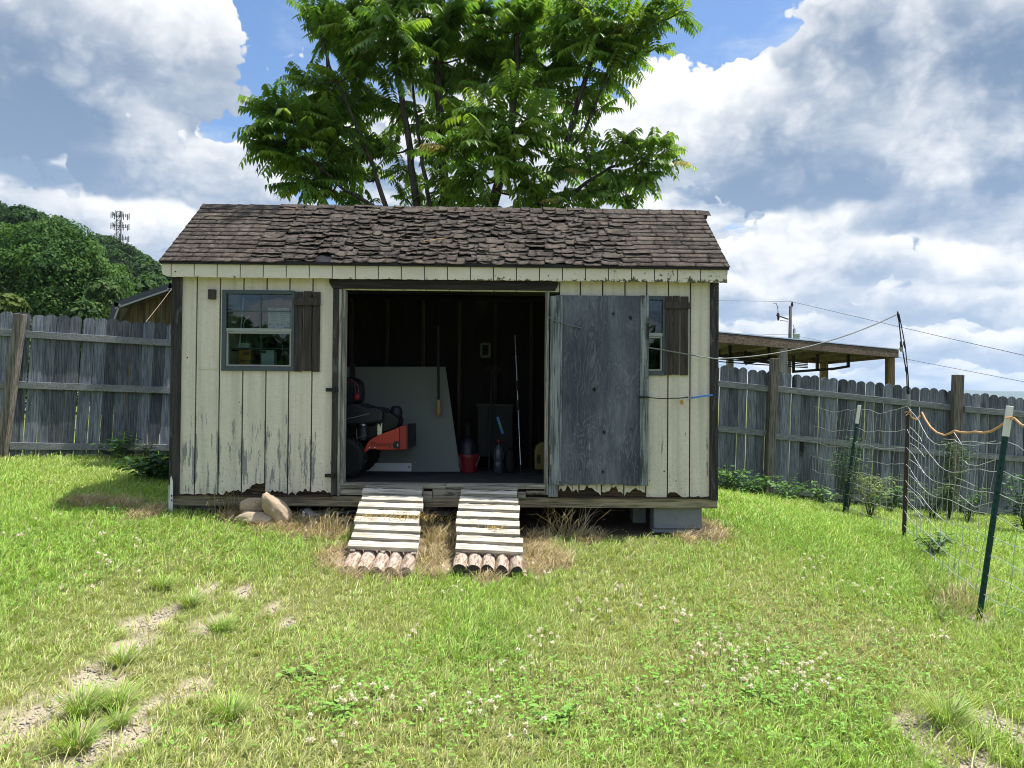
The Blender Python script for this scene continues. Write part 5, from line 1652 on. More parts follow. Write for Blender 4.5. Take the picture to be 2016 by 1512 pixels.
# big broad tree just beyond the fence and barn
c = P(95, 640, 27); gz = G(c.x, 27)
Rb = 150 / F * 27
top = P(95, 432, 27).z - gz
lob = [(0, 0, top * .48, Rb * .95), (Rb * .72, -.3, top * .40, Rb * .62), (-Rb * .7, 0, top * .44, Rb * .7), (Rb * .25, -.4, top * .70, Rb * .68), (-Rb * .35, .2, top * .76, Rb * .62), (Rb * 1.05, 0, top * .25, Rb * .5), (0.1, -.5, top * .25, Rb * .8), (-Rb * 1.1, 0, top * .3, Rb * .55), (0, .2, top * .84, Rb * .45), (Rb * .6, .2, top * .60, Rb * .5)]
place_tree('broad_tree', 'big rounded broad-leaved tree filling the gap above the fence, nearest of the wooded hill', Vector((c.x, 27, gz)), crown(3, lob, 90000, .115, (.020, .060, .020), (.105, .200, .048)), trunk_mb(top * .35, .22, top * .5, 1))
def small(px, pyt, Y, rpx, label, seed, lo, hi, n=5000, size=.16):
    c = P(px, 640, Y); gz = G(c.x, Y); R_ = rpx / F * Y; tp = P(px, pyt, Y).z - gz
    place_tree('small_tree', label, Vector((c.x, Y, gz)), crown(seed, [(0, 0, tp - R_ * .9, R_ * .8), (R_ * .4, 0, tp - R_ * 1.5, R_ * .7), (-R_ * .45, 0, tp - R_ * 1.4, R_ * .68), (0, 0, tp - R_ * 2.3, R_ * .9)], n, size, lo, hi), trunk_mb(tp * .4, .1, tp * .5, seed))
small(8, 566, 19, 46, 'small yellow-green tree peeping over the fence post', 31, (.045, .080, .020), (.120, .165, .045))
small(168, 585, 21, 44, 'small bushy tree just over the pickets between big tree and barn', 32, (.032, .070, .024), (.085, .145, .042))
small(205, 545, 25, 42, 'pale green small tree close against the barn roof', 33, (.040, .085, .028), (.105, .165, .050))
# hillside
protos = []
for i in range(4):
    R_ = 4.0; H_ = 11.0
    protos.append((crown(50 + i, make_lobes(60 + i, R_, H_, 11), 14000, .40, DG if i % 2 else (.020, .050, .018), MG if i < 2 else (.070, .130, .034)), trunk_mb(3.5, .3, 7, 70 + i)))
hill_spots = []
R6 = random.Random(8)
sky_line = [(-120, 395), (0, 418), (60, 438), (110, 448), (160, 468), (200, 480), (250, 500), (300, 520), (345, 530), (400, 545), (480, 560)]
def skyl(px):
    for (a, ya), (b, yb2) in zip(sky_line[:-1], sky_line[1:]):
        if a <= px <= b: return ya + (yb2 - ya) * (px - a) / (b - a)
    return 560
for px in range(-100, 480, 34):
    hill_spots.append((px + R6.uniform(-8, 8), 120 + R6.uniform(-12, 25), 0))
for px in range(-110, 470, 44):
    hill_spots.append((px + R6.uniform(-10, 10), 90 + R6.uniform(-8, 10), 26))
for px in range(120, 470, 50):
    hill_spots.append((px + R6.uniform(-10, 10), 66 + R6.uniform(-6, 6), 52))
for px in range(250, 430, 40):
    hill_spots.append((px + R6.uniform(-10, 10), 46 + R6.uniform(-4, 4), 74))
first = {}
HL = ['dark green tree packed into the wooded hillside', 'dull green tree packed into the wooded hillside', 'lighter green tree packed into the wooded hillside', 'fresh green tree packed into the wooded hillside']
for i, (px, Y, dy) in enumerate(hill_spots):
    k = i % 4; tgt = P(px, skyl(px) + dy + R6.uniform(-5, 9), Y)
    sc = R6.uniform(.8, 1.2) * (.62 if Y < 60 else .8 if Y < 80 else 1)
    loc = Vector((tgt.x, Y, tgt.z - 9.0 * sc))
    if k not in first:
        first[k] = place_tree('hillside_tree', HL[k], loc, *protos[k], group='trees packed on the wooded hillside', scale=sc, rz=R6.uniform(0, 6))
        t = first[k]
    else:
        t = first[k].copy(); COL.objects.link(t); t.location = loc; t.scale = (sc,) * 3; t.rotation_euler.z = R6.uniform(0, 6)
        for ch in first[k].children:
            c2 = ch.copy(); COL.objects.link(c2); c2.parent = t

# ================================================================== lawn
bare_px = [(405, 1158, 26), (330, 1205, 24), (300, 1225, 34), (405, 1230, 26), (240, 1278, 34), (185, 1325, 36), (215, 1340, 24), (60, 1412, 60), (20, 1400, 40), (240, 1452, 44), (210, 1435, 26), (372, 1358, 34), (300, 1385, 20), (150, 1500, 34), (540, 1195, 14), (570, 1225, 16),
           (1810, 1435, 46), (1840, 1470, 54), (1880, 1500, 66), (1995, 1440, 34), (1950, 1412, 26), (1890, 1200, 38), (1860, 1205, 24), (480, 1160, 18)]
straw_px = [(665, 1100, 40), (700, 1118, 40), (780, 1118, 40), (860, 1070, 50), (860, 1110, 44), (960, 1130, 34), (1060, 1105, 44), (1100, 1105, 30), (1050, 1070, 40), (470, 1015, 34), (540, 1030, 40), (600, 1035, 50), (655, 1050, 34), (1150, 1050, 40), (1400, 1050, 34), (1350, 1062, 20), (290, 1012, 28), (150, 990, 20), (185, 992, 22), (225, 993, 20), (260, 998, 18)]
dry_px = [(700, 1460, 140), (560, 1360, 120), (850, 1500, 110), (1000, 1440, 90), (1150, 1300, 120), (1250, 1180, 120), (1600, 1240, 110), (1520, 1180, 90), (1350, 1330, 90), (200, 1200, 100), (600, 1190, 90), (350, 1280, 140), (100, 1470, 150), (450, 1500, 100), (1700, 1260, 80), (160, 1350, 120), (770, 1230, 60)]


def spots(lst):
    out = []
    for px, py, r in lst:
        p = gpx(px, py); dist = p.y
        rx = r / F * dist * 1.45
        out.append((p.x, p.y, rx, rx * 2.0 if True else rx))
    return np.array(out)


bareS, strawS, dryS = spots(bare_px), spots([(a_, b_, r_ * .68) for a_, b_, r_ in straw_px]), spots(dry_px)


def field(S_, x, y):
    v = np.zeros(np.shape(x))
    for sx, sy, rx, ry in S_:
        v = np.maximum(v, np.exp(-(((x - sx) / rx) ** 2 + ((y - sy) / ry) ** 2) * .8))
    return v


def f_bare(x, y):
    v = field(bareS, x, y) + .75 * (fbm(x, y, 4.5, 31) - .5) + .60 * (fbm(x, y, 15, 32) - .5)
    return sstep(.48, .86, v)


def f_straw(x, y):
    v = field(strawS, x, y) + .35 * (fbm(x, y, 4, 41) - .5)
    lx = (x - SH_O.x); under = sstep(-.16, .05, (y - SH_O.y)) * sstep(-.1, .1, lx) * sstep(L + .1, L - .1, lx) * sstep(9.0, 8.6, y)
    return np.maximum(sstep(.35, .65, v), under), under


def f_dry(x, y):
    return np.clip(field(dryS, x, y) * .85 + .8 * (fbm(x, y, .9, 51, 4) - .45), 0, 1)


# ---- terrain: one sheet from the camera to the horizon
def axis(lo, hi, fine, step, far):
    a = list(np.arange(lo, hi + 1e-6, step)); s = step; v = hi
    while v < far: s *= 1.32; v += s; a.append(v)
    s = step; v = lo; b = []
    while v > -far: s *= 1.32; v -= s; b.append(v)
    return np.array(b[::-1] + a)
gx = axis(-8.5, 8.5, 0, .07, 6000); gy_ = axis(1.2, 12.5, 0, .07, 6000)
XX, YY = np.meshgrid(gx, gy_)
ZZ = ground(XX.ravel(), YY.ravel())
fb_ = f_bare(XX.ravel(), YY.ravel()); fs_, shade_under = f_straw(XX.ravel(), YY.ravel()); fd_ = f_dry(XX.ravel(), YY.ravel())
inn = (np.abs(XX.ravel()) < 9) & (YY.ravel() > 1) & (YY.ravel() < 13)
fb_ = np.where(inn, fb_, 0); fs_ = np.where(inn, fs_, 0); fd_ = np.where(inn, shade_under, 0)  # third channel: mask for the shade painted beneath the shed
ZZ = ZZ - fb_ * .018 + inn * .012 * (fbm(XX.ravel(), YY.ravel(), 9, 61) - .5)
nxg, nyg = len(gx), len(gy_)
ii = np.arange(nxg * nyg).reshape(nyg, nxg)
Q = np.stack([ii[:-1, :-1].ravel(), ii[:-1, 1:].ravel(), ii[1:, 1:].ravel(), ii[1:, :-1].ravel()], 1)


def soil(n):
    c = n('ShaderNodeVertexColor', layer_name='tint').outputs[0]
    s = n('ShaderNodeSeparateColor', {0: c})
    v = n.obj()
    g = n.noise(v, 60, 6, .75); peb = n('ShaderNodeTexVoronoi', {'Vector': v, 'Scale': 90})
    thatch = n.mix(n.noise(v, 14, 5, .7), (.10, .125, .036), (.21, .22, .075))
    bare = n.mix(g, (.27, .215, .155), (.56, .48, .375))
    bare = n.mix(n.ss(peb.outputs['Distance'], .0, .55, .25, 1), n.mix(peb.outputs['Color'], (.40, .345, .27), (.62, .55, .46)), bare)
    straw = n.mix(n.noise(n.mapping(v, (1, .4, 1)), 55, 5, .7), (.13, .09, .055), (.46, .36, .235))
    straw = n.mix(n.ss(n.noise(v, 7, 4), .5, .7), straw, (.10, .07, .045))
    c = n.mix(s.outputs[0], thatch, bare)
    c = n.mix(s.outputs[1], c, straw)
    c = n.mix(s.outputs[2], c, n.mix(g, (.020, .016, .012), (.055, .045, .034)))  # shade under the shed, painted in as near-black soil
    return bsdf(n, c, .95, 0, n.math('ADD', g, peb.outputs['Distance']), .8, .012, .1)


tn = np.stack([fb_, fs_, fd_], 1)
terr = np_obj('ground', np.stack([XX.ravel(), YY.ravel(), ZZ], 1), [Q], mat('soil_thatch_and_shade', soil), tn, smooth=True)
tag(terr, kind='structure')


def blades(base, h, w, az, lean, bend, col_b, col_t, narrow=True):
    """grass blades: V, faces, colours"""
    n = len(base)
    d = np.stack([np.cos(az), np.sin(az), np.zeros(n)], 1)
    s = np.stack([-np.sin(az + .6), np.cos(az + .6), np.zeros(n)], 1) * (w / 2)[:, None]
    up = np.array([0, 0, 1.0])
    hh = h[:, None]
    p1 = base + up * hh * .5 + d * hh * (lean * .5)[:, None]
    p2 = base + up * hh * (.86 - .12 * bend)[:, None] + d * hh * (lean * .86 + bend * .28)[:, None]
    p3 = base + up * hh * (1.05 - .45 * bend)[:, None] + d * hh * (lean + bend * .75)[:, None]
    V = np.stack([base - s, base + s, p1 - s * .85, p1 + s * .85, p2 - s * .55, p2 + s * .55, p3], 1).reshape(-1, 3)
    i = np.arange(n)[:, None] * 7
    q = np.concatenate([i + np.array([0, 1, 3, 2]), i + np.array([2, 3, 5, 4])])
    t = i + np.array([4, 5, 6])
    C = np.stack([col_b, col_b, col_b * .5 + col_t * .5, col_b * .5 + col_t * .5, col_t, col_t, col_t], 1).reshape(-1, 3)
    return V, q, t, C


def in_view(x, y, m=1.5):
    return np.abs(x) < (1008 / F) * y + m + .05 * y


def on_lawn(x, y):
    lx = (x - SH_O.x); ok = ~((lx > -.0) & (lx < L) & (y > SH_O.y + .04) & (y < SH_O.y + DEP))
    # ramps
    ok &= ~((x > -1.33) & (x < -.70) & (y > 5.75) & (y < 6.95)); ok &= ~((x > -.50) & (x < .13) & (y > 5.80) & (y < 6.95))
    return ok


GSC = 1.0
def scatter(n, y0, y1):
    y = y0 + (y1 - y0) * rng.random(n * 3); x = (rng.random(n * 3) * 2 - 1) * ((1008 / F) * y1 + 1.6)
    m = in_view(x, y) & on_lawn(x, y)
    return x[m][:n], y[m][:n]


parts_g = []
GREENS = np.array([(.262, .450, .068), (.320, .490, .090), (.400, .525, .145), (.185, .365, .052)])
DRYC = np.array([(.55, .48, .24), (.48, .44, .20), (.66, .61, .42), (.45, .46, .19)])
for (y0, y1, dens, hs) in ((2.35, 3.6, 7000, 1.05), (3.6, 5.0, 6000, 1.0), (5.0, 7.0, 4400, 1.0), (7.0, 9.2, 3000, 1.0), (9.2, 12.3, 1700, 1.1)):
    area = ((1008 / F) * (y0 + y1) + 3.0) * (y1 - y0)
    x, y = scatter(int(area * dens), y0, y1)
    # drawn together into tufts
    tx_ = np.floor(x / .11) + rng.random(1); ty_ = np.floor(y / .11)
    jx = _hash(np.floor(x / .11).astype(np.int64), np.floor(y / .11).astype(np.int64), 3); jy = _hash(np.floor(x / .11).astype(np.int64), np.floor(y / .11).astype(np.int64), 4)
    cx_ = (np.floor(x / .11) + jx) * .11; cy_ = (np.floor(y / .11) + jy) * .11
    pull = np.where(rng.random(len(x)) < .55, rng.uniform(.25, .8, len(x)), 0)
    ox, oy = x - cx_, y - cy_
    x = x - ox * pull; y = y - oy * pull
    bare = f_bare(x, y); st, under = f_straw(x, y); dry = f_dry(x, y)
    lush = fbm(x, y, 1.1, 71, 3)
    tuftkeep = (fbm(x, y, 6.5, 81, 2) > .60)
    keep = (rng.random(len(x)) > bare * np.where(tuftkeep, .55, .95)) & (rng.random(len(x)) > np.clip(st * 1.1, 0, .985)) & (under < .3)
    shade = 1.0
    n = keep.sum()
    x, y, bare, dry, lush, ox, oy, pull = (a[keep] for a in (x, y, bare, dry, lush, ox, oy, pull))
    h = (.042 + .045 * rng.random(n)) * (.62 + .75 * lush) * hs * (1 - .35 * dry) * (1 + .35 * bare)
    big = rng.random(n) < .05; h = np.where(big, h * 1.6, h)
    az = np.where(pull > 0, np.arctan2(oy, ox), rng.random(n) * 6.28) + rng.normal(size=n) * .7
    lean = np.abs(rng.normal(size=n)) * .40 + .10 + .25 * bare
    bend = rng.random(n) ** 1.3 * .95
    w = (.0032 + .003 * rng.random(n)) * np.where(y > 7, 1.35, 1.0) * np.where(y > 5, 1.2, 1.0)
    isdry = rng.random(n) < (.04 + .34 * dry ** 1.4 + .22 * bare)
    gi = np.clip((lush * 4 + rng.normal(size=n) * .8).astype(int), 0, 3)
    ct = np.where(isdry[:, None], DRYC[rng.integers(0, 4, n)], GREENS[gi]) * rng.uniform(.75, 1.3, n)[:, None]
    yel = np.clip(dry * .75 + .25 * bare, 0, 1)[:, None]
    ct = np.where(isdry[:, None], ct, ct * (1 - yel) + yel * np.array([.475, .505, .195]))
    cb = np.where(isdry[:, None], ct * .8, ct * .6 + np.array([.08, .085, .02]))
    base = np.stack([x, y, ground(x, y) - .012], 1)
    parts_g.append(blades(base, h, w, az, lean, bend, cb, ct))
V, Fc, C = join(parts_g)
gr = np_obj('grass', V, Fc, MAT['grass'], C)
tag(gr, 'short unmown lawn grass with yellowed patches around the shed', 'grass', kind='stuff')

# ---- clover: low round leaves everywhere, white heads in drifts
def ellip(px, py, n, rpx, asp=.45):
    p = gpx(px, py); r = rpx / F * p.y
    a = rng.random(n) * 6.28; q = np.sqrt(rng.random(n)) * r
    return p.x + q * np.cos(a), p.y + q * np.sin(a) * 1.4
lx_, ly_ = [], []
for px, py, n, r in ((1500, 1330, 2600, 190), (1600, 1350, 1500, 130), (1350, 1400, 1000, 120), (1150, 1420, 900, 110), (1000, 1380, 700, 120), (700, 1330, 900, 110), (250, 1040, 1800, 200), (120, 1100, 1500, 160), (420, 1060, 1300, 140), (560, 1080, 900, 110), (900, 1350, 700, 140), (1650, 1150, 1500, 150), (1300, 1200, 700, 120), (1850, 1330, 900, 110), (650, 1400, 600, 80), (300, 960, 500, 70), (800, 1450, 500, 120), (1450, 1230, 800, 130)):
    a, b = ellip(px, py, int(n * .22), r * 1.25); lx_.append(a); ly_.append(b)
x, y = scatter(6500, 2.4, 9.0); m_ = fbm(x, y, 1.6, 91) > .52; lx_.append(x[m_]); ly_.append(y[m_])
x = np.concatenate(lx_); y = np.concatenate(ly_)
st, under = f_straw(x, y); m_ = (f_bare(x, y) < .4) & (st < .4) & on_lawn(x, y); x, y = x[m_], y[m_]
n = len(x); hz = .03 + .05 * rng.random(n); c0 = np.stack([x, y, ground(x, y) + hz], 1)
prt = []
for k in range(3):
    a = rng.random(n) * .6 + k * 2.09 + (x * 977 % 6.28)
    ax = np.stack([np.cos(a), np.sin(a), rng.uniform(-.25, .25, n)], 1); ax = unit(ax)
    nr = unit(np.stack([rng.normal(size=n) * .25, rng.normal(size=n) * .25, np.ones(n)], 1)); nr = unit(nr - ax * (nr * ax).sum(1, keepdims=True))
    s_ = rng.uniform(.010, .017, n); col = np.array([(.180, .365, .058)]) * rng.uniform(.7, 1.35, n)[:, None]
    prt.append(leaf_arrays(c0, ax, nr, s_, s_ * .95, rng.uniform(0, .3, n), col, .1))
V, Fc, C = join(prt)
cl = np_obj('clover', V, Fc, MAT['weed'], C)
tag(cl, 'low round clover leaves spread through the lawn', 'clover', kind='stuff')
fx_, fy_ = [], []
for px, py, n, r in ((1500, 1325, 30, 130), (1430, 1330, 14, 70), (1560, 1345, 18, 80), (1390, 1320, 8, 30), (1310, 1225, 10, 40), (1230, 1200, 9, 50), (1080, 1290, 9, 40), (1170, 1230, 8, 60), (1340, 1245, 4, 20), (820, 1275, 5, 18), (740, 1410, 7, 40), (680, 1400, 8, 30), (900, 1420, 10, 90), (1020, 1350, 8, 60), (190, 1150, 9, 80), (60, 1060, 9, 60), (250, 1080, 7, 60), (1650, 1160, 14, 90), (1800, 1270, 8, 60), (1550, 1120, 8, 90), (310, 930, 24, 36), (540, 1050, 7, 80), (900, 1165, 8, 70), (1060, 1150, 6, 40), (640, 1480, 6, 60), (1000, 1480, 8, 120), (1330, 1420, 8, 80)):
    a, b = ellip(px, py, n, r); fx_.append(a); fy_.append(b)
x = np.concatenate(fx_); y = np.concatenate(fy_); m_ = on_lawn(x, y); x, y = x[m_], y[m_]
n = len(x); c0 = np.stack([x, y, ground(x, y) + rng.uniform(.07, .115, n)], 1)
prt = []
for k in range(26):
    d = unit(rng.normal(size=(n, 3)) + np.array([0, 0, .5])); nr = unit(np.cross(d, rng.normal(size=(n, 3))))
    s_ = rng.uniform(.011, .017, n); col = np.array([(.88, .86, .78)]) * rng.uniform(.8, 1.1, n)[:, None]; col[:, 1:] *= np.where(d[:, 2:3] < .1, .82, 1)
    prt.append(leaf_arrays(c0, d, nr, s_, s_ * .45, np.zeros(n), col, .1))
b_ = np.stack([x, y, ground(x, y)], 1); hh = c0[:, 2] - b_[:, 2]
prt.append(blades(b_, hh / 1.02, np.full(n, .003), rng.random(n) * 6, np.zeros(n), np.zeros(n), np.full((n, 3), .1), np.array([(.11, .2, .04)]) * np.ones((n, 1))))
V, Fc, C = join(prt)
clf = np_obj('clover_blossom', V, Fc, MAT['weed'], C)
tag(clf, 'white clover heads dotted in drifts through the lawn', 'clover flowers', kind='stuff')
# pebbles in the bare patches
px_, py_ = [], []
for sx, sy, rx, ry in bareS:
    k = int(900 * rx * ry * 3) + 60; a = rng.random(k) * 6.28; q = np.sqrt(rng.random(k)); px_.append(sx + q * rx * np.cos(a) * 1.1); py_.append(sy + q * ry * np.sin(a) * 1.1)
k = 500; px_.append(rng.uniform(-.75, -.45, k)); py_.append(rng.uniform(5.6, 6.2, k))
x = np.concatenate(px_); y = np.concatenate(py_); n = len(x)
s_ = rng.uniform(.003, .011, n); base = np.stack([x, y, ground(x, y) - .017 + s_ * .3], 1)
oct_ = np.array([(1, 0, 0), (0, 1, 0), (-1, 0, 0), (0, -1, 0), (0, 0, .7), (.0, 0, -.6)])
a = rng.random(n) * 6.28; ca, sa = np.cos(a), np.sin(a)
sc3 = np.stack([s_ * rng.uniform(.7, 1.5, n), s_, s_ * rng.uniform(.6, 1, n)], 1)
o3 = oct_[None] * sc3[:, None]; rot = np.stack([o3[..., 0] * ca[:, None] - o3[..., 1] * sa[:, None], o3[..., 0] * sa[:, None] + o3[..., 1] * ca[:, None], o3[..., 2]], -1)
V = (base[:, None] + rot).reshape(-1, 3); i = np.arange(n)[:, None] * 6
T = np.concatenate([i + np.array(t_) for t_ in ((0, 1, 4), (1, 2, 4), (2, 3, 4), (3, 0, 4), (1, 0, 5), (2, 1, 5), (3, 2, 5), (0, 3, 5))])
C = np.repeat(np.array([(.42, .38, .32)]) * rng.uniform(.55, 1.5, n)[:, None], 6, 0)
pb2 = np_obj('gravel', V, [T], MAT['straw'], C)
tag(pb2, 'fine pale gravel lying in the worn patches of lawn', 'gravel', kind='stuff')


# ---- dry straw: loose litter, and standing tufts one by one
def straw_blades(x, y, h, spread=1.0, seed=1, flat=.0, dark=0.0):
    n = len(x); r = np.random.default_rng(seed)
    base = np.stack([x, y, ground(x, y) - .005 + r.uniform(0, .03, n) * (flat > 0)], 1)
    col = DRYC[r.integers(0, 3, n)] * np.array([.92, .84, .86]) * r.uniform(.45, 1.35, n)[:, None]
    return blades(base, h * r.uniform(.45, 1.1, n), r.uniform(.003, .0055, n), r.random(n) * 6.28, spread * np.abs(r.normal(size=n)) * .6 + flat, r.random(n), col * .75, col)
sx_, sy_ = [], []
for a_, b_, rx, ry in strawS:
    k = int(rx * ry * 11000) + 120; a = rng.random(k) * 6.28; q = np.sqrt(rng.random(k)); sx_.append(a_ + q * rx * np.cos(a)); sy_.append(b_ + q * ry * np.sin(a))
x = np.concatenate(sx_); y = np.concatenate(sy_); m_ = on_lawn(x, y) & (y < 8.9); x, y = x[m_], y[m_]
V, Fc, C = join([straw_blades(x, y, np.full(len(x), .075), 1.5, 5, .6)])
so = np_obj('straw_litter', V, Fc, MAT['straw'], C)
tag(so, 'dry straw and dead grass littering the soil round the ramps', 'straw', kind='stuff')


def straw_tuft(px, py, n, r, h, label, seed, spread=1.0, Y=None):
    p = gpx(px, py) if Y is None else P(px, py, Y)
    q = np.random.default_rng(seed); x = p.x + q.normal(size=n) * r; y = p.y + q.normal(size=n) * r * .7
    V, Fc, C = join([straw_blades(x, y, np.full(n, h), spread, seed)])
    o = np_obj('dry_grass_tuft', V - np.array(p[:]), Fc, MAT['straw'], C, loc=p)
    tag(o, label, 'dry grass', 'dead grass tufts')
straw_tuft(455, 1012, 110, .10, .28, 'dead grass tuft left of the tan rocks, its stalks reaching the siding'.replace('left of', 'beside'), 1, .55)
straw_tuft(600, 1036, 150, .17, .13, 'low dead grass tuft before the blue tub', 2, .9)
straw_tuft(655, 1052, 110, .07, .24, 'dead grass tuft pressed against the side of the ramp by the rocks', 3, .5)
straw_tuft(868, 1072, 190, .07, .20, 'bushy dead grass tuft between the two ramps', 4, .8)
straw_tuft(840, 1050, 110, .05, .24, 'tall dead grass tuft on the inner edge of the rock side ramp', 5, .8)
straw_tuft(1112, 1056, 80, .10, .34, 'spiky dead grass tuft under the grey door', 6, .9)
straw_tuft(1405, 1058, 70, .10, .18, 'thin dead grass tuft at the foot of the concrete blocks', 7, 1.1)
straw_tuft(1885, 1195, 130, .08, .26, 'dead grass tuft on the bare soil by the green post', 8, 1.2)
straw_tuft(885, 1048, 60, .04, .17, 'small dead grass tuft against the edge of the door side ramp', 9, .7)
# straw caught on the slats
p0 = P(735, 1028, 6.32); q = np.random.default_rng(3)
for nm, px, py, Y, n, w_, lab in (('straw_clump', 722, 1025, 6.33, 90, .05, 'round clump of straw stuck on the left ramp slat'.replace('left ramp', 'rock side ramp')), ('straw_clump', 790, 1022, 6.34, 170, .16, 'long mat of straw across the rock side ramp'), ('straw_clump', 975, 1046, 6.28, 70, .05, 'small clump of straw on the door side ramp')):
    c = P(px, py, Y); V = []
    x = c.x + q.normal(size=n) * w_; y = c.y + q.normal(size=n) * .03
    base = np.stack([x, y, c.z + (y - c.y) * .38 + q.uniform(.0, .012, n)], 1); col = DRYC[q.integers(0, 3, n)] * np.array([1.1, .9, .6]) * q.uniform(.6, 1.2, n)[:, None]
    V, Fc, C = join([blades(base, np.full(n, .035), np.full(n, .004), q.random(n) * 6.28, q.uniform(.4, 1.6, n), q.random(n), col * .8, col)])
    o = np_obj(nm, V - np.array(c[:]), Fc, MAT['straw'], C, loc=c); tag(o, lab, 'straw')

# ---- weeds and saplings
def weed(name, label, px, py, Y, h, r, n, leaf, lo, hi, seed, stems=5, aspect=.5, droop=.4, base_frac=.1, group=None):
    q = np.random.default_rng(seed)
    p = P(px, py, Y); p.z = G(p.x, p.y)
    t = thing(name, label, 'weed' if 'weed' in name else 'sapling', p, 0, group)
    m = MB(); ends = []
    for k in range(stems):
        a = q.random() * 6.28; rr = r * math.sqrt(q.random()); hh = h * q.uniform(.6, 1.0)
        pts = [(0, 0, -.02), (rr * .3 * math.cos(a), rr * .3 * math.sin(a), hh * .45), (rr * .8 * math.cos(a), rr * .8 * math.sin(a), hh * .8), (rr * math.cos(a), rr * math.sin(a), hh)]
        m.tube(pts, [.006, .005, .0035, .002], 5); ends.append(pts)
    ei = q.integers(0, stems, n); u = base_frac + (1 - base_frac) * q.random(n) ** .8
    E = np.array(ends); seg = np.clip((u * 3).astype(int), 0, 2); fr = (u * 3 - seg)[:, None]
    B = E[ei, seg] * (1 - fr) + E[ei, seg + 1] * fr
    a = q.random(n) * 6.28; ax = unit(np.stack([np.cos(a), np.sin(a), q.uniform(-.1, .6, n)], 1))
    B = B + ax * (q.random(n) * r * .35)[:, None]
    nr = unit(np.stack([q.normal(size=n) * .3, q.normal(size=n) * .3, np.ones(n)], 1)); nr = unit(nr - ax * (nr * ax).sum(1, keepdims=True))
    s_ = leaf * q.uniform(.6, 1.3, n); tone = q.random(n)[:, None]; col = np.array(lo) * (1 - tone) + np.array(hi) * tone
    V, Fc, C = join([leaf_arrays(B, ax, nr, s_, s_ * aspect, np.full(n, droop), col, .12)])
    np_obj('foliage', V, Fc, MAT['weed'], C, parent=t)
    m.build('stem', plain('green_stem', (.06, .10, .03), .7) if 'green_stem' not in bpy.data.materials else bpy.data.materials['green_stem'], t)
    return t
WL, WH = (.060, .150, .038), (.150, .270, .080)
weed('leafy_weed', 'leafy light green weed clump against the fence beside the barn', 234, 900, 9.75, .34, .22, 170, .085, WL, (.12, .22, .07), 1, 8)
weed('leafy_weed', 'star shaped pale weed at the fence foot near the white post', 284, 905, 9.95, .24, .14, 60, .11, (.09, .16, .06), (.17, .26, .11), 2, 4, .25)
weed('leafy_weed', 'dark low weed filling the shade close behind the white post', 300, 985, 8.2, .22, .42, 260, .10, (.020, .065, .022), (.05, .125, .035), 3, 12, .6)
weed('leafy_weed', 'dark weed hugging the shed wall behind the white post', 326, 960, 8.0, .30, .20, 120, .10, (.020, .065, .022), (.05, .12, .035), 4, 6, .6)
weed('leafy_weed', 'low weed clump at the fence foot directly beside the shed corner trim', 1432, 980, 10.6, .42, .32, 230, .085, WL, WH, 5, 9)
weed('leafy_weed', 'low weed clump at the fence between the corner weed and the first fence post', 1478, 985, 10.7, .30, .36, 230, .08, WL, WH, 6, 10)
weed('leafy_weed', 'leafy weed clump just past the grey fence post under the bottom rail', 1560, 995, 10.6, .33, .34, 230, .08, WL, WH, 7, 9)
weed('leafy_weed', 'small weed clump midway along the fence before the sapling', 1625, 1002, 10.5, .28, .24, 150, .08, WL, WH, 8, 7)
weed('leafy_weed', 'weed clump by the rusty post at the bottom rail', 1752, 1005, 10.7, .38, .22, 160, .08, WL, WH, 9, 7)
SG1, SG2 = (.050, .125, .036), (.120, .215, .075)
weed('sapling', 'tall feathery green sapling entwined with the thin white tipped post', 1668, 1012, 9.55, .98, .28, 1300, .055, (.025, .075, .028), (.075, .145, .05), 11, 11, .25, .5)
weed('sapling', 'yellow green feathery sapling glowing beside the thin white tipped post', 1712, 1012, 9.2, .58, .28, 900, .06, (.15, .22, .055), (.27, .34, .10), 12, 10, .22, .6)
weed('sapling', 'tall sparse sapling growing up behind the sagging wire', 1868, 1010, 10.3, 1.10, .27, 1000, .055, (.045, .10, .034), (.105, .165, .06), 13, 9, .28, .5)
weed('sapling', 'low bushy sapling behind the wire at the foot of the fence', 1835, 1010, 10.2, .58, .32, 750, .055, (.060, .12, .034), (.13, .19, .06), 14, 10, .3, .5)
weed('sapling', 'leafy sapling behind the wire beside the square fence post', 1905, 1015, 10.4, .50, .22, 350, .055, SG1, SG2, 15, 8, .4, .5)
weed('sapling', 'dark leafy sapling growing between the green post and the fence', 2020, 1020, 9.5, .75, .30, 500, .07, (.025, .075, .028), (.07, .15, .045), 16, 9, .5, .4)
weed('leafy_weed', 'low weed growing in the wire between the rusty and the green post', 1842, 1095, 6.9, .22, .18, 170, .06, WL, WH, 17, 8)
RS1, RS2 = (.17, .34, .055), (.25, .42, .10)
for k, (px, py, n, h, lab) in enumerate(((1100, 1415, 22, .05, 'broad leaf rosette in the lawn below the ramps'), (590, 1335, 20, .05, 'broad leaf rosette beside the worn gravel track'), (680, 1400, 20, .045, 'round leaved rosette under clover heads near the yellowed grass'), (1500, 1380, 20, .05, 'pale broad leaf rosette at the lower edge of the clover drift'))):
    p = gpx(px, py)
    weed('rosette_weed', lab, px, py, p.y, h, .11, n, .07, RS1, RS2, 40 + k, 5, .34, .35, 0.0)
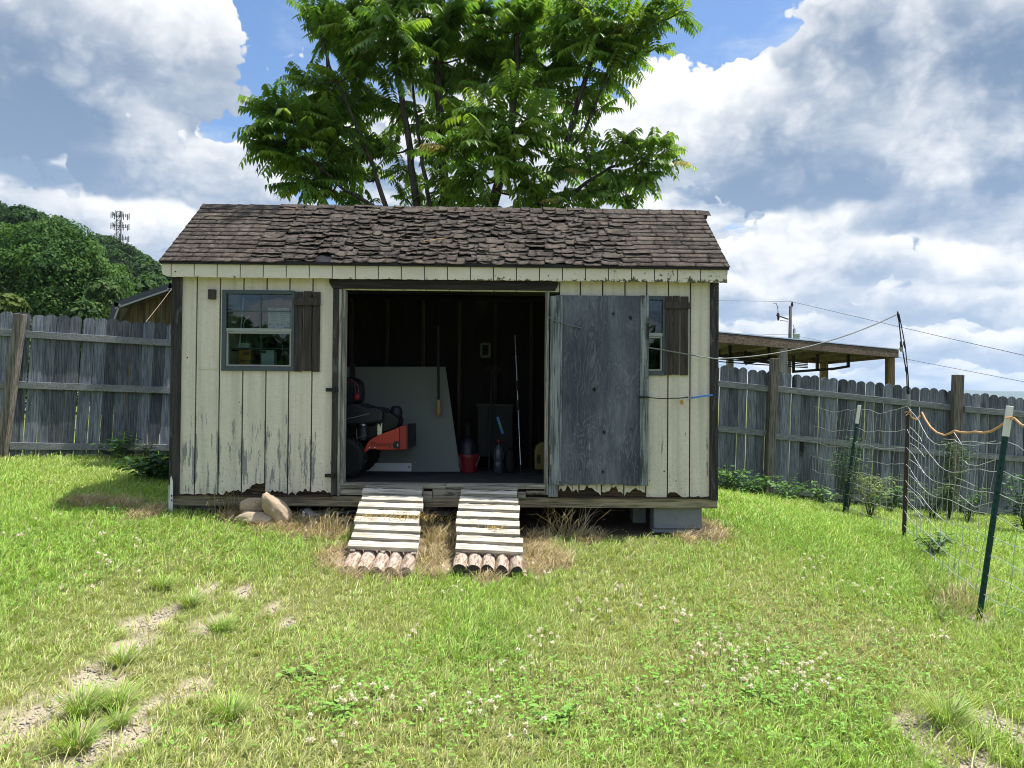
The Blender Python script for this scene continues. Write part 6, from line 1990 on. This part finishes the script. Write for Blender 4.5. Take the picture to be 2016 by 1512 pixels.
def clump(px, py, n, r, h, lab, seed, green=True):
    p = gpx(px, py); q = np.random.default_rng(seed); a = q.random(n) * 6.28; rr = r * q.random(n)
    base = np.stack([p.x + rr * np.cos(a) * .4, p.y + rr * np.sin(a) * .4, np.full(n, p.z - .012)], 1)
    isd = q.random(n) < .22
    ct = np.where(isd[:, None], DRYC[q.integers(0, 4, n)], GREENS[q.integers(0, 4, n)] * np.array([1.1, 1.05, 1.1])) * q.uniform(.7, 1.2, n)[:, None]
    V, Fc, C = join([blades(base, h * q.uniform(.5, 1.1, n), q.uniform(.003, .005, n), a + q.normal(size=n) * .3, q.uniform(.15, .95, n), q.random(n), ct * .6, ct)])
    o = np_obj('grass_clump', V - np.array(p[:]), Fc, MAT['grass'], C, loc=p); tag(o, lab, 'grass clump', 'coarse grass clumps in the worn patches')
for k, (px, py, n, r, h, lab) in enumerate(((1865, 1430, 330, .12, .17, 'big coarse grass clump at the edge of the gravelly corner patch'), (1920, 1470, 120, .06, .10, 'small grass clump in the middle of the gravelly corner patch'), (232, 1395, 260, .10, .13, 'grass clump between the two lowest worn patches'), (240, 1310, 200, .08, .12, 'grass clump in the middle of the worn gravel track'), (432, 1245, 240, .09, .12, 'dark grass clump at the far end of the worn track'), (375, 1195, 200, .08, .12, 'grass clump between the topmost worn patches'), (160, 1410, 280, .10, .15, 'grass clump beside the widest worn patch'), (320, 1160, 220, .09, .12, 'grass clump just above the topmost worn patch'), (455, 1415, 260, .11, .13, 'grass clump below the lone worn patch'), (150, 1475, 260, .12, .13, 'dry mixed grass clump near the bottom of the worn track'), (230, 1430, 160, .06, .10, 'short grass clump growing out of a worn patch'))):
    clump(px, py, n, r, h, lab, 200 + k)

# ---- the far blue ridge
hm = MB()
xs_ = np.linspace(-1500, 6500, 120)
prev = None
for row, (Yr, hh) in enumerate(((3600, -60), (3900, 25), (4300, 62), (5200, -80))):
    pass
VV = []
rows = 7
for j in range(rows):
    for x in xs_:
        v = j / (rows - 1); Yr = 3300 + v * 2200
        prof = 52 + 14 * math.sin(x / 900 + 1.3) + 9 * math.sin(x / 370) + 4 * math.sin(x / 140 + 2)
        VV.append((x, Yr, -20 + (prof + 20) * math.sin(math.pi * v) ** 1.2 + 3 * math.sin(x / 60 + j)))
nX = len(xs_)
QQ = [(j * nX + i, j * nX + i + 1, (j + 1) * nX + i + 1, (j + 1) * nX + i) for j in range(rows - 1) for i in range(nX - 1)]
def woods(n):
    v = n.obj(); return bsdf(n, n.mix(n.noise(v, .02, 6, .7), (.025, .05, .025), (.07, .11, .05)), .95)
hl = np_obj('hills', np.array(VV), [np.array(QQ)], mat('far_wooded_ridge', woods), smooth=True)
tag(hl, kind='structure')

# ================================================================== light, sky and air
SUN_EL = math.radians(68); SUN_AZ = math.radians(10)       # azimuth from +x towards +y
sv = Vector((math.cos(SUN_EL) * math.cos(SUN_AZ), math.cos(SUN_EL) * math.sin(SUN_AZ), math.sin(SUN_EL)))
sl = bpy.data.lights.new('sun', 'SUN'); sl.energy = 4.8; sl.angle = math.radians(.53); sl.color = (1, .955, .88)
so_ = bpy.data.objects.new('sun', sl); COL.objects.link(so_)
so_.rotation_euler = sv.to_track_quat('Z', 'Y').to_euler()

W_ = bpy.data.worlds.new('World'); SC.world = W_; W_.use_nodes = True
n = NT(W_.node_tree)
out = n('ShaderNodeOutputWorld')
sky = n('ShaderNodeTexSky', sky_type='NISHITA', sun_disc=False, sun_elevation=SUN_EL, sun_rotation=math.pi / 2 - SUN_AZ, altitude=200, air_density=1.0, dust_density=.6, ozone_density=2.2)
dirv = n('ShaderNodeTexCoord').outputs['Generated']


def pdir(px, py): return ray(px, py).normalized()


# places of cloud (+) and of open blue (-), as directions on the dome
blobs = [(90, 130, .22, .17), (230, 60, .16, .20), (360, 90, .10, .15), (60, 330, .22, .14), (300, 280, .07, .13), (330, 350, .13, .12), (460, 330, .10, .10), (200, 400, .16, .10), (560, 100, .14, -.44), (480, 200, .11, -.44), (425, 235, .06, -.34), (395, 318, .035, -.20), (240, 235, .04, -.2),
         (1360, 90, .13, -.40), (1290, 170, .08, -.34), (1480, 110, .10, -.34), (1795, 85, .035, -.26), (1900, 480, .05, -.34), (1470, 445, .06, -.30), (1560, 60, .05, -.10), (1430, 240, .13, .20), (1650, 300, .20, .20), (1850, 180, .24, .20), (1960, 60, .18, .16), (1640, 50, .10, .12), (1600, 380, .18, .14), (1445, 440, .05, -.20), (1900, 500, .06, -.18), (1560, 560, .20, .10), (1900, 600, .16, .08), (1700, 480, .12, .10), (1000, 300, .2, .12), (1500, 640, .22, .13), (1850, 690, .2, .10), (100, 400, .16, .18), (330, 420, .12, .16), (1700, 420, .2, .13), (1990, 330, .16, .12), (1800, 20, .12, .12), (40, 30, .14, .10)]


def bias(vec):
    acc = None
    for px, py, r, w in blobs:
        d = pdir(px, py)
        dist = n('ShaderNodeVectorMath', {0: vec, 1: d[:]}, operation='DISTANCE').outputs['Value']
        g = n.ss(dist, r * 1.35, r * .1, 0, w)
        acc = g if acc is None else n.math('ADD', acc, g)
    return acc


def dome(vec):
    """cloud space: the farther down the dome, the farther off and the smaller the clouds"""
    q = n('ShaderNodeSeparateXYZ', {0: vec}).outputs
    zz = n.math('MAXIMUM', q[2], 0.0)
    s_ = n.math('DIVIDE', .52, n.math('ADD', zz, .30))
    l_ = n.math('MULTIPLY', n.math('LOGARITHM', n.math('ADD', zz, .12), math.e), .43)
    return n('ShaderNodeCombineXYZ', {0: n.math('MULTIPLY', q[0], s_), 1: n.math('MULTIPLY', q[1], s_), 2: l_}).outputs[0]


def shift(vec, d):
    return n('ShaderNodeVectorMath', {0: vec, 1: d}, operation='ADD').outputs[0]


def warp(vec, sc=7.0, amt=.09):
    w = n('ShaderNodeTexNoise', {'Vector': vec, 'Scale': sc, 'Detail': 3.0, 'Roughness': .55})
    o = n('ShaderNodeVectorMath', {0: w.outputs['Color'], 1: (.5, .5, .5)}, operation='SUBTRACT').outputs[0]
    o = n('ShaderNodeVectorMath', {0: o, 'Scale': amt}, operation='SCALE').outputs[0]
    return n('ShaderNodeVectorMath', {0: vec, 1: o}, operation='ADD').outputs[0]


def puffs(vec, sc, sm=.55):
    return n.math('SUBTRACT', .47, n('ShaderNodeTexVoronoi', {'Vector': vec, 'Scale': sc}, feature='F1').outputs[0])


def density(vec, det=6):
    wv = warp(vec)
    base = n.noise(wv, 4.6, det, .60)
    d = n.math('ADD', n.math('MULTIPLY', n.math('SUBTRACT', base, .5), 1.45), n.math('MULTIPLY', puffs(wv, 11.0), .26))
    return n.math('ADD', n.math('ADD', d, n.math('MULTIPLY', puffs(wv, 30.0), .14)), .5)


cvec = dome(dirv)
bi = bias(dirv)
z = n('ShaderNodeSeparateXYZ', {0: dirv}).outputs[2]
den = density(cvec)
d0 = n.math('ADD', n.math('ADD', den, bi), n.ss(z, .30, .02, .02, .12))
fine_ = n.math('SUBTRACT', den, density(shift(cvec, (.006, 0, .016)), 5))
mid_ = n.math('SUBTRACT', den, density(shift(cvec, (.012, 0, .050)), 4))
cover = n.ss(d0, .47, .56)
lit = n.math('ADD', n.math('MULTIPLY', fine_, 1.2), n.math('MULTIPLY', mid_, .9))
wd = warp(cvec, 5.0, .16)
lit = n.math('ADD', lit, n.math('MULTIPLY', n.math('SUBTRACT', n.noise(n.mapping(wd, (1, 1, 1.1), (2.3, .4, .7)), 4.0, 7, .60), .5), 2.0))
lit = n.math('ADD', lit, n.math('MULTIPLY', puffs(n.mapping(wd, (1, 1, 1.1), (.7, .2, .1)), 13.0, .7), .75))
lit = n.math('SUBTRACT', n.math('ADD', lit, .57), n.ss(d0, .60, 1.0, 0, .22))
lit = n.math('ADD', lit, n.ss(z, .14, .03, 0, .15))
lit = n.ss(lit, .05, 1.0)
grey = n.mix(n.ss(z, .0, .42), (2.5, 3.35, 4.6), (1.35, 2.0, 3.0))
high_fill = n.ss(z, .50, .85)  # clouds overhead, out of view, made extra bright to fill the shade
grey = n.mix(high_fill, grey, (9.0, 9.5, 10.5))
ccol = n.mix(lit, grey, n.mix(high_fill, (6.1, 6.2, 6.3), (13, 13, 13)))
skyc = n.mix(1.0, sky.outputs[0], (.88, 1.0, 1.12), 'MULTIPLY')
veil = n.mix(n.ss(z, .24, .02, 0, .85), skyc, (3.7, 4.6, 6.1))
veil = n.mix(n.ss(n.noise(n.mapping(wd, (1, 1, 2)), 6, 7, .65), .46, .72, 0, .5), veil, (4.4, 5.0, 5.8))
col = n.mix(cover, veil, ccol)

# the big heaps of cumulus: where each stands on the dome, how wide, how tall, how sunlit
heaps = [(230, 100, 250, 150, .10), (385, 90, 100, 100, .20), (80, 200, 210, 150, -.38), (60, 50, 170, 110, -.22), (302, 282, 70, 74, .42), (245, 335, 95, 66, .10), (355, 352, 110, 58, .12), (445, 330, 90, 56, .14), (510, 385, 120, 66, .15),
         (60, 415, 130, 56, .0), (180, 430, 120, 46, .1), (290, 455, 120, 66, .25), (1300, 250, 150, 115, .36), (1425, 232, 130, 105, .2), (1560, 270, 165, 115, .0), (1700, 265, 150, 120, .12), (1785, 160, 80, 105, .32), (1900, 250, 130, 100, .18), (1710, 125, 165, 100, -.30), (1955, 130, 170, 130, -.38),
         (1850, 55, 160, 85, -.18), (1985, 35, 90, 60, .2), (1680, 5, 90, 44, .22), (1600, 372, 230, 50, -.40), (1930, 385, 190, 48, -.42), (1760, 300, 150, 70, .05), (1990, 310, 90, 60, -.1), (1930, 430, 90, 40, .2), (1700, 432, 90, 40, .22), (1830, 362, 76, 60, .75), (1595, 448, 105, 66, .36), (1500, 520, 120, 56, .25), (1700, 515, 160, 56, .12), (1890, 532, 110, 56, .3), (1995, 450, 60, 50, .25),
         (1560, 580, 180, 38, .15), (1800, 605, 220, 42, .1), (1970, 605, 120, 34, .2), (1000, 290, 240, 110, .3), (1450, 600, 120, 44, .1), (1600, 660, 200, 34, .12), (1880, 690, 220, 32, .1)]
wdir = warp(dirv, 14.0, .06)
bump = n.math('ADD', n.math('ADD', n.math('MULTIPLY', puffs(wdir, 17.0), .85), n.math('ADD', n.math('MULTIPLY', puffs(wdir, 40.0), .50), n.math('MULTIPLY', puffs(wdir, 95.0), .26))), n.math('MULTIPLY', n.math('SUBTRACT', n.noise(dirv, 9, 7, .62), .5), 1.15))
wq = n('ShaderNodeSeparateXYZ', {0: wdir}).outputs
Wt = None
for px, py, rx, ry, br in heaps:
    d = pdir(px, py)
    q_ = n.math('MULTIPLY', n.math('SUBTRACT', wq[0], d.x), F / (rx * 1.08)); s_ = n.math('MULTIPLY', n.math('SUBTRACT', wq[2], d.z), F / (ry * 1.08))
    e_ = n.math('SUBTRACT', 1.0, n.math('ADD', n.math('MULTIPLY', q_, q_), n.math('MULTIPLY', s_, s_)))
    w_ = n.math('MAXIMUM', e_, 0.0); w_ = n.math('MULTIPLY', w_, w_)
    l_ = n.math('MULTIPLY', w_, n.math('ADD', n.math('MULTIPLY', s_, .62), br))
    if Wt is None: Wt, Lt, Ht = w_, l_, e_
    else: Wt, Lt, Ht = n.math('ADD', Wt, w_), n.math('ADD', Lt, l_), n.math('MAXIMUM', Ht, e_)
hf = n.math('ADD', Ht, bump)
lh = n.math('DIVIDE', Lt, n.math('ADD', Wt, .02))
lh = n.math('ADD', lh, n.math('MULTIPLY', bump, .46))
lh = n.math('ADD', lh, n.ss(hf, .75, .10, 0, .16))
lh = n.math('ADD', lh, n.math('MULTIPLY', n.math('SUBTRACT', n.noise(wd, 7, 6, .62), .5), 1.0))
lh = n.ss(lh, -.42, .60)
hcol = n.mix(lh, n.mix(n.ss(z, .0, .42), (2.3, 3.1, 4.35), (1.2, 1.8, 2.75)), (6.35, 6.4, 6.45))
hcov = n.math('MULTIPLY', n.ss(hf, .12, .24), n.ss(z, .75, .55))
col = n.mix(hcov, col, hcol)
bg = n('ShaderNodeBackground', {'Color': col, 'Strength': .1})
W_.node_tree.links.new(bg.outputs[0], out.inputs[0])
W_.cycles.sampling_method = 'MANUAL'; W_.cycles.sample_map_resolution = 256

# the woods and garden behind the photographer, which the window panes mirror
wl_ = [(x, 0, 2.6 + 1.6 * math.sin(x * .9) + .8 * math.sin(x * 2.3), 3.1 + .6 * math.sin(x * 1.7)) for x in np.arange(-26, 27, 2.6)]
V, Fc, C = crown(90, wl_, 15000, .65, DG, MG)
wb = np_obj('woods', V, Fc, MAT['leaf'], C, loc=(-4, -34, -.6)); tag(wb, 'line of dark trees across the yard, mirrored in the window panes', 'woods', kind='stuff')

# air that pales the far ridge
HAZE = True
if HAZE:
    hz = MB(); hz.box((-6200, -500, -120), (6900, 6200, 130))
    hm_ = bpy.data.materials.new('air'); hm_.use_nodes = True
    q = NT(hm_.node_tree); o_ = q('ShaderNodeOutputMaterial'); v_ = q('ShaderNodeVolumePrincipled', {'Color': (.62, .78, .98), 'Density': .00016, 'Anisotropy': .2})
    hm_.node_tree.links.new(v_.outputs[0], o_.inputs['Volume'])
    ho = hz.build('haze', hm_); tag(ho, kind='stuff')

vs = SC.view_settings
vs.view_transform = 'Standard'; vs.look = 'None'; vs.exposure = 0.75; vs.gamma = 1.0; vs.use_curve_mapping = False
SC.render.engine = 'CYCLES'
cy = SC.cycles
cy.max_bounces = 8; cy.diffuse_bounces = 4; cy.glossy_bounces = 3; cy.transmission_bounces = 4; cy.transparent_max_bounces = 12; cy.volume_bounces = 0
cy.use_denoising = True
cy.filter_width = 1.0
cy.sample_clamp_indirect = 6
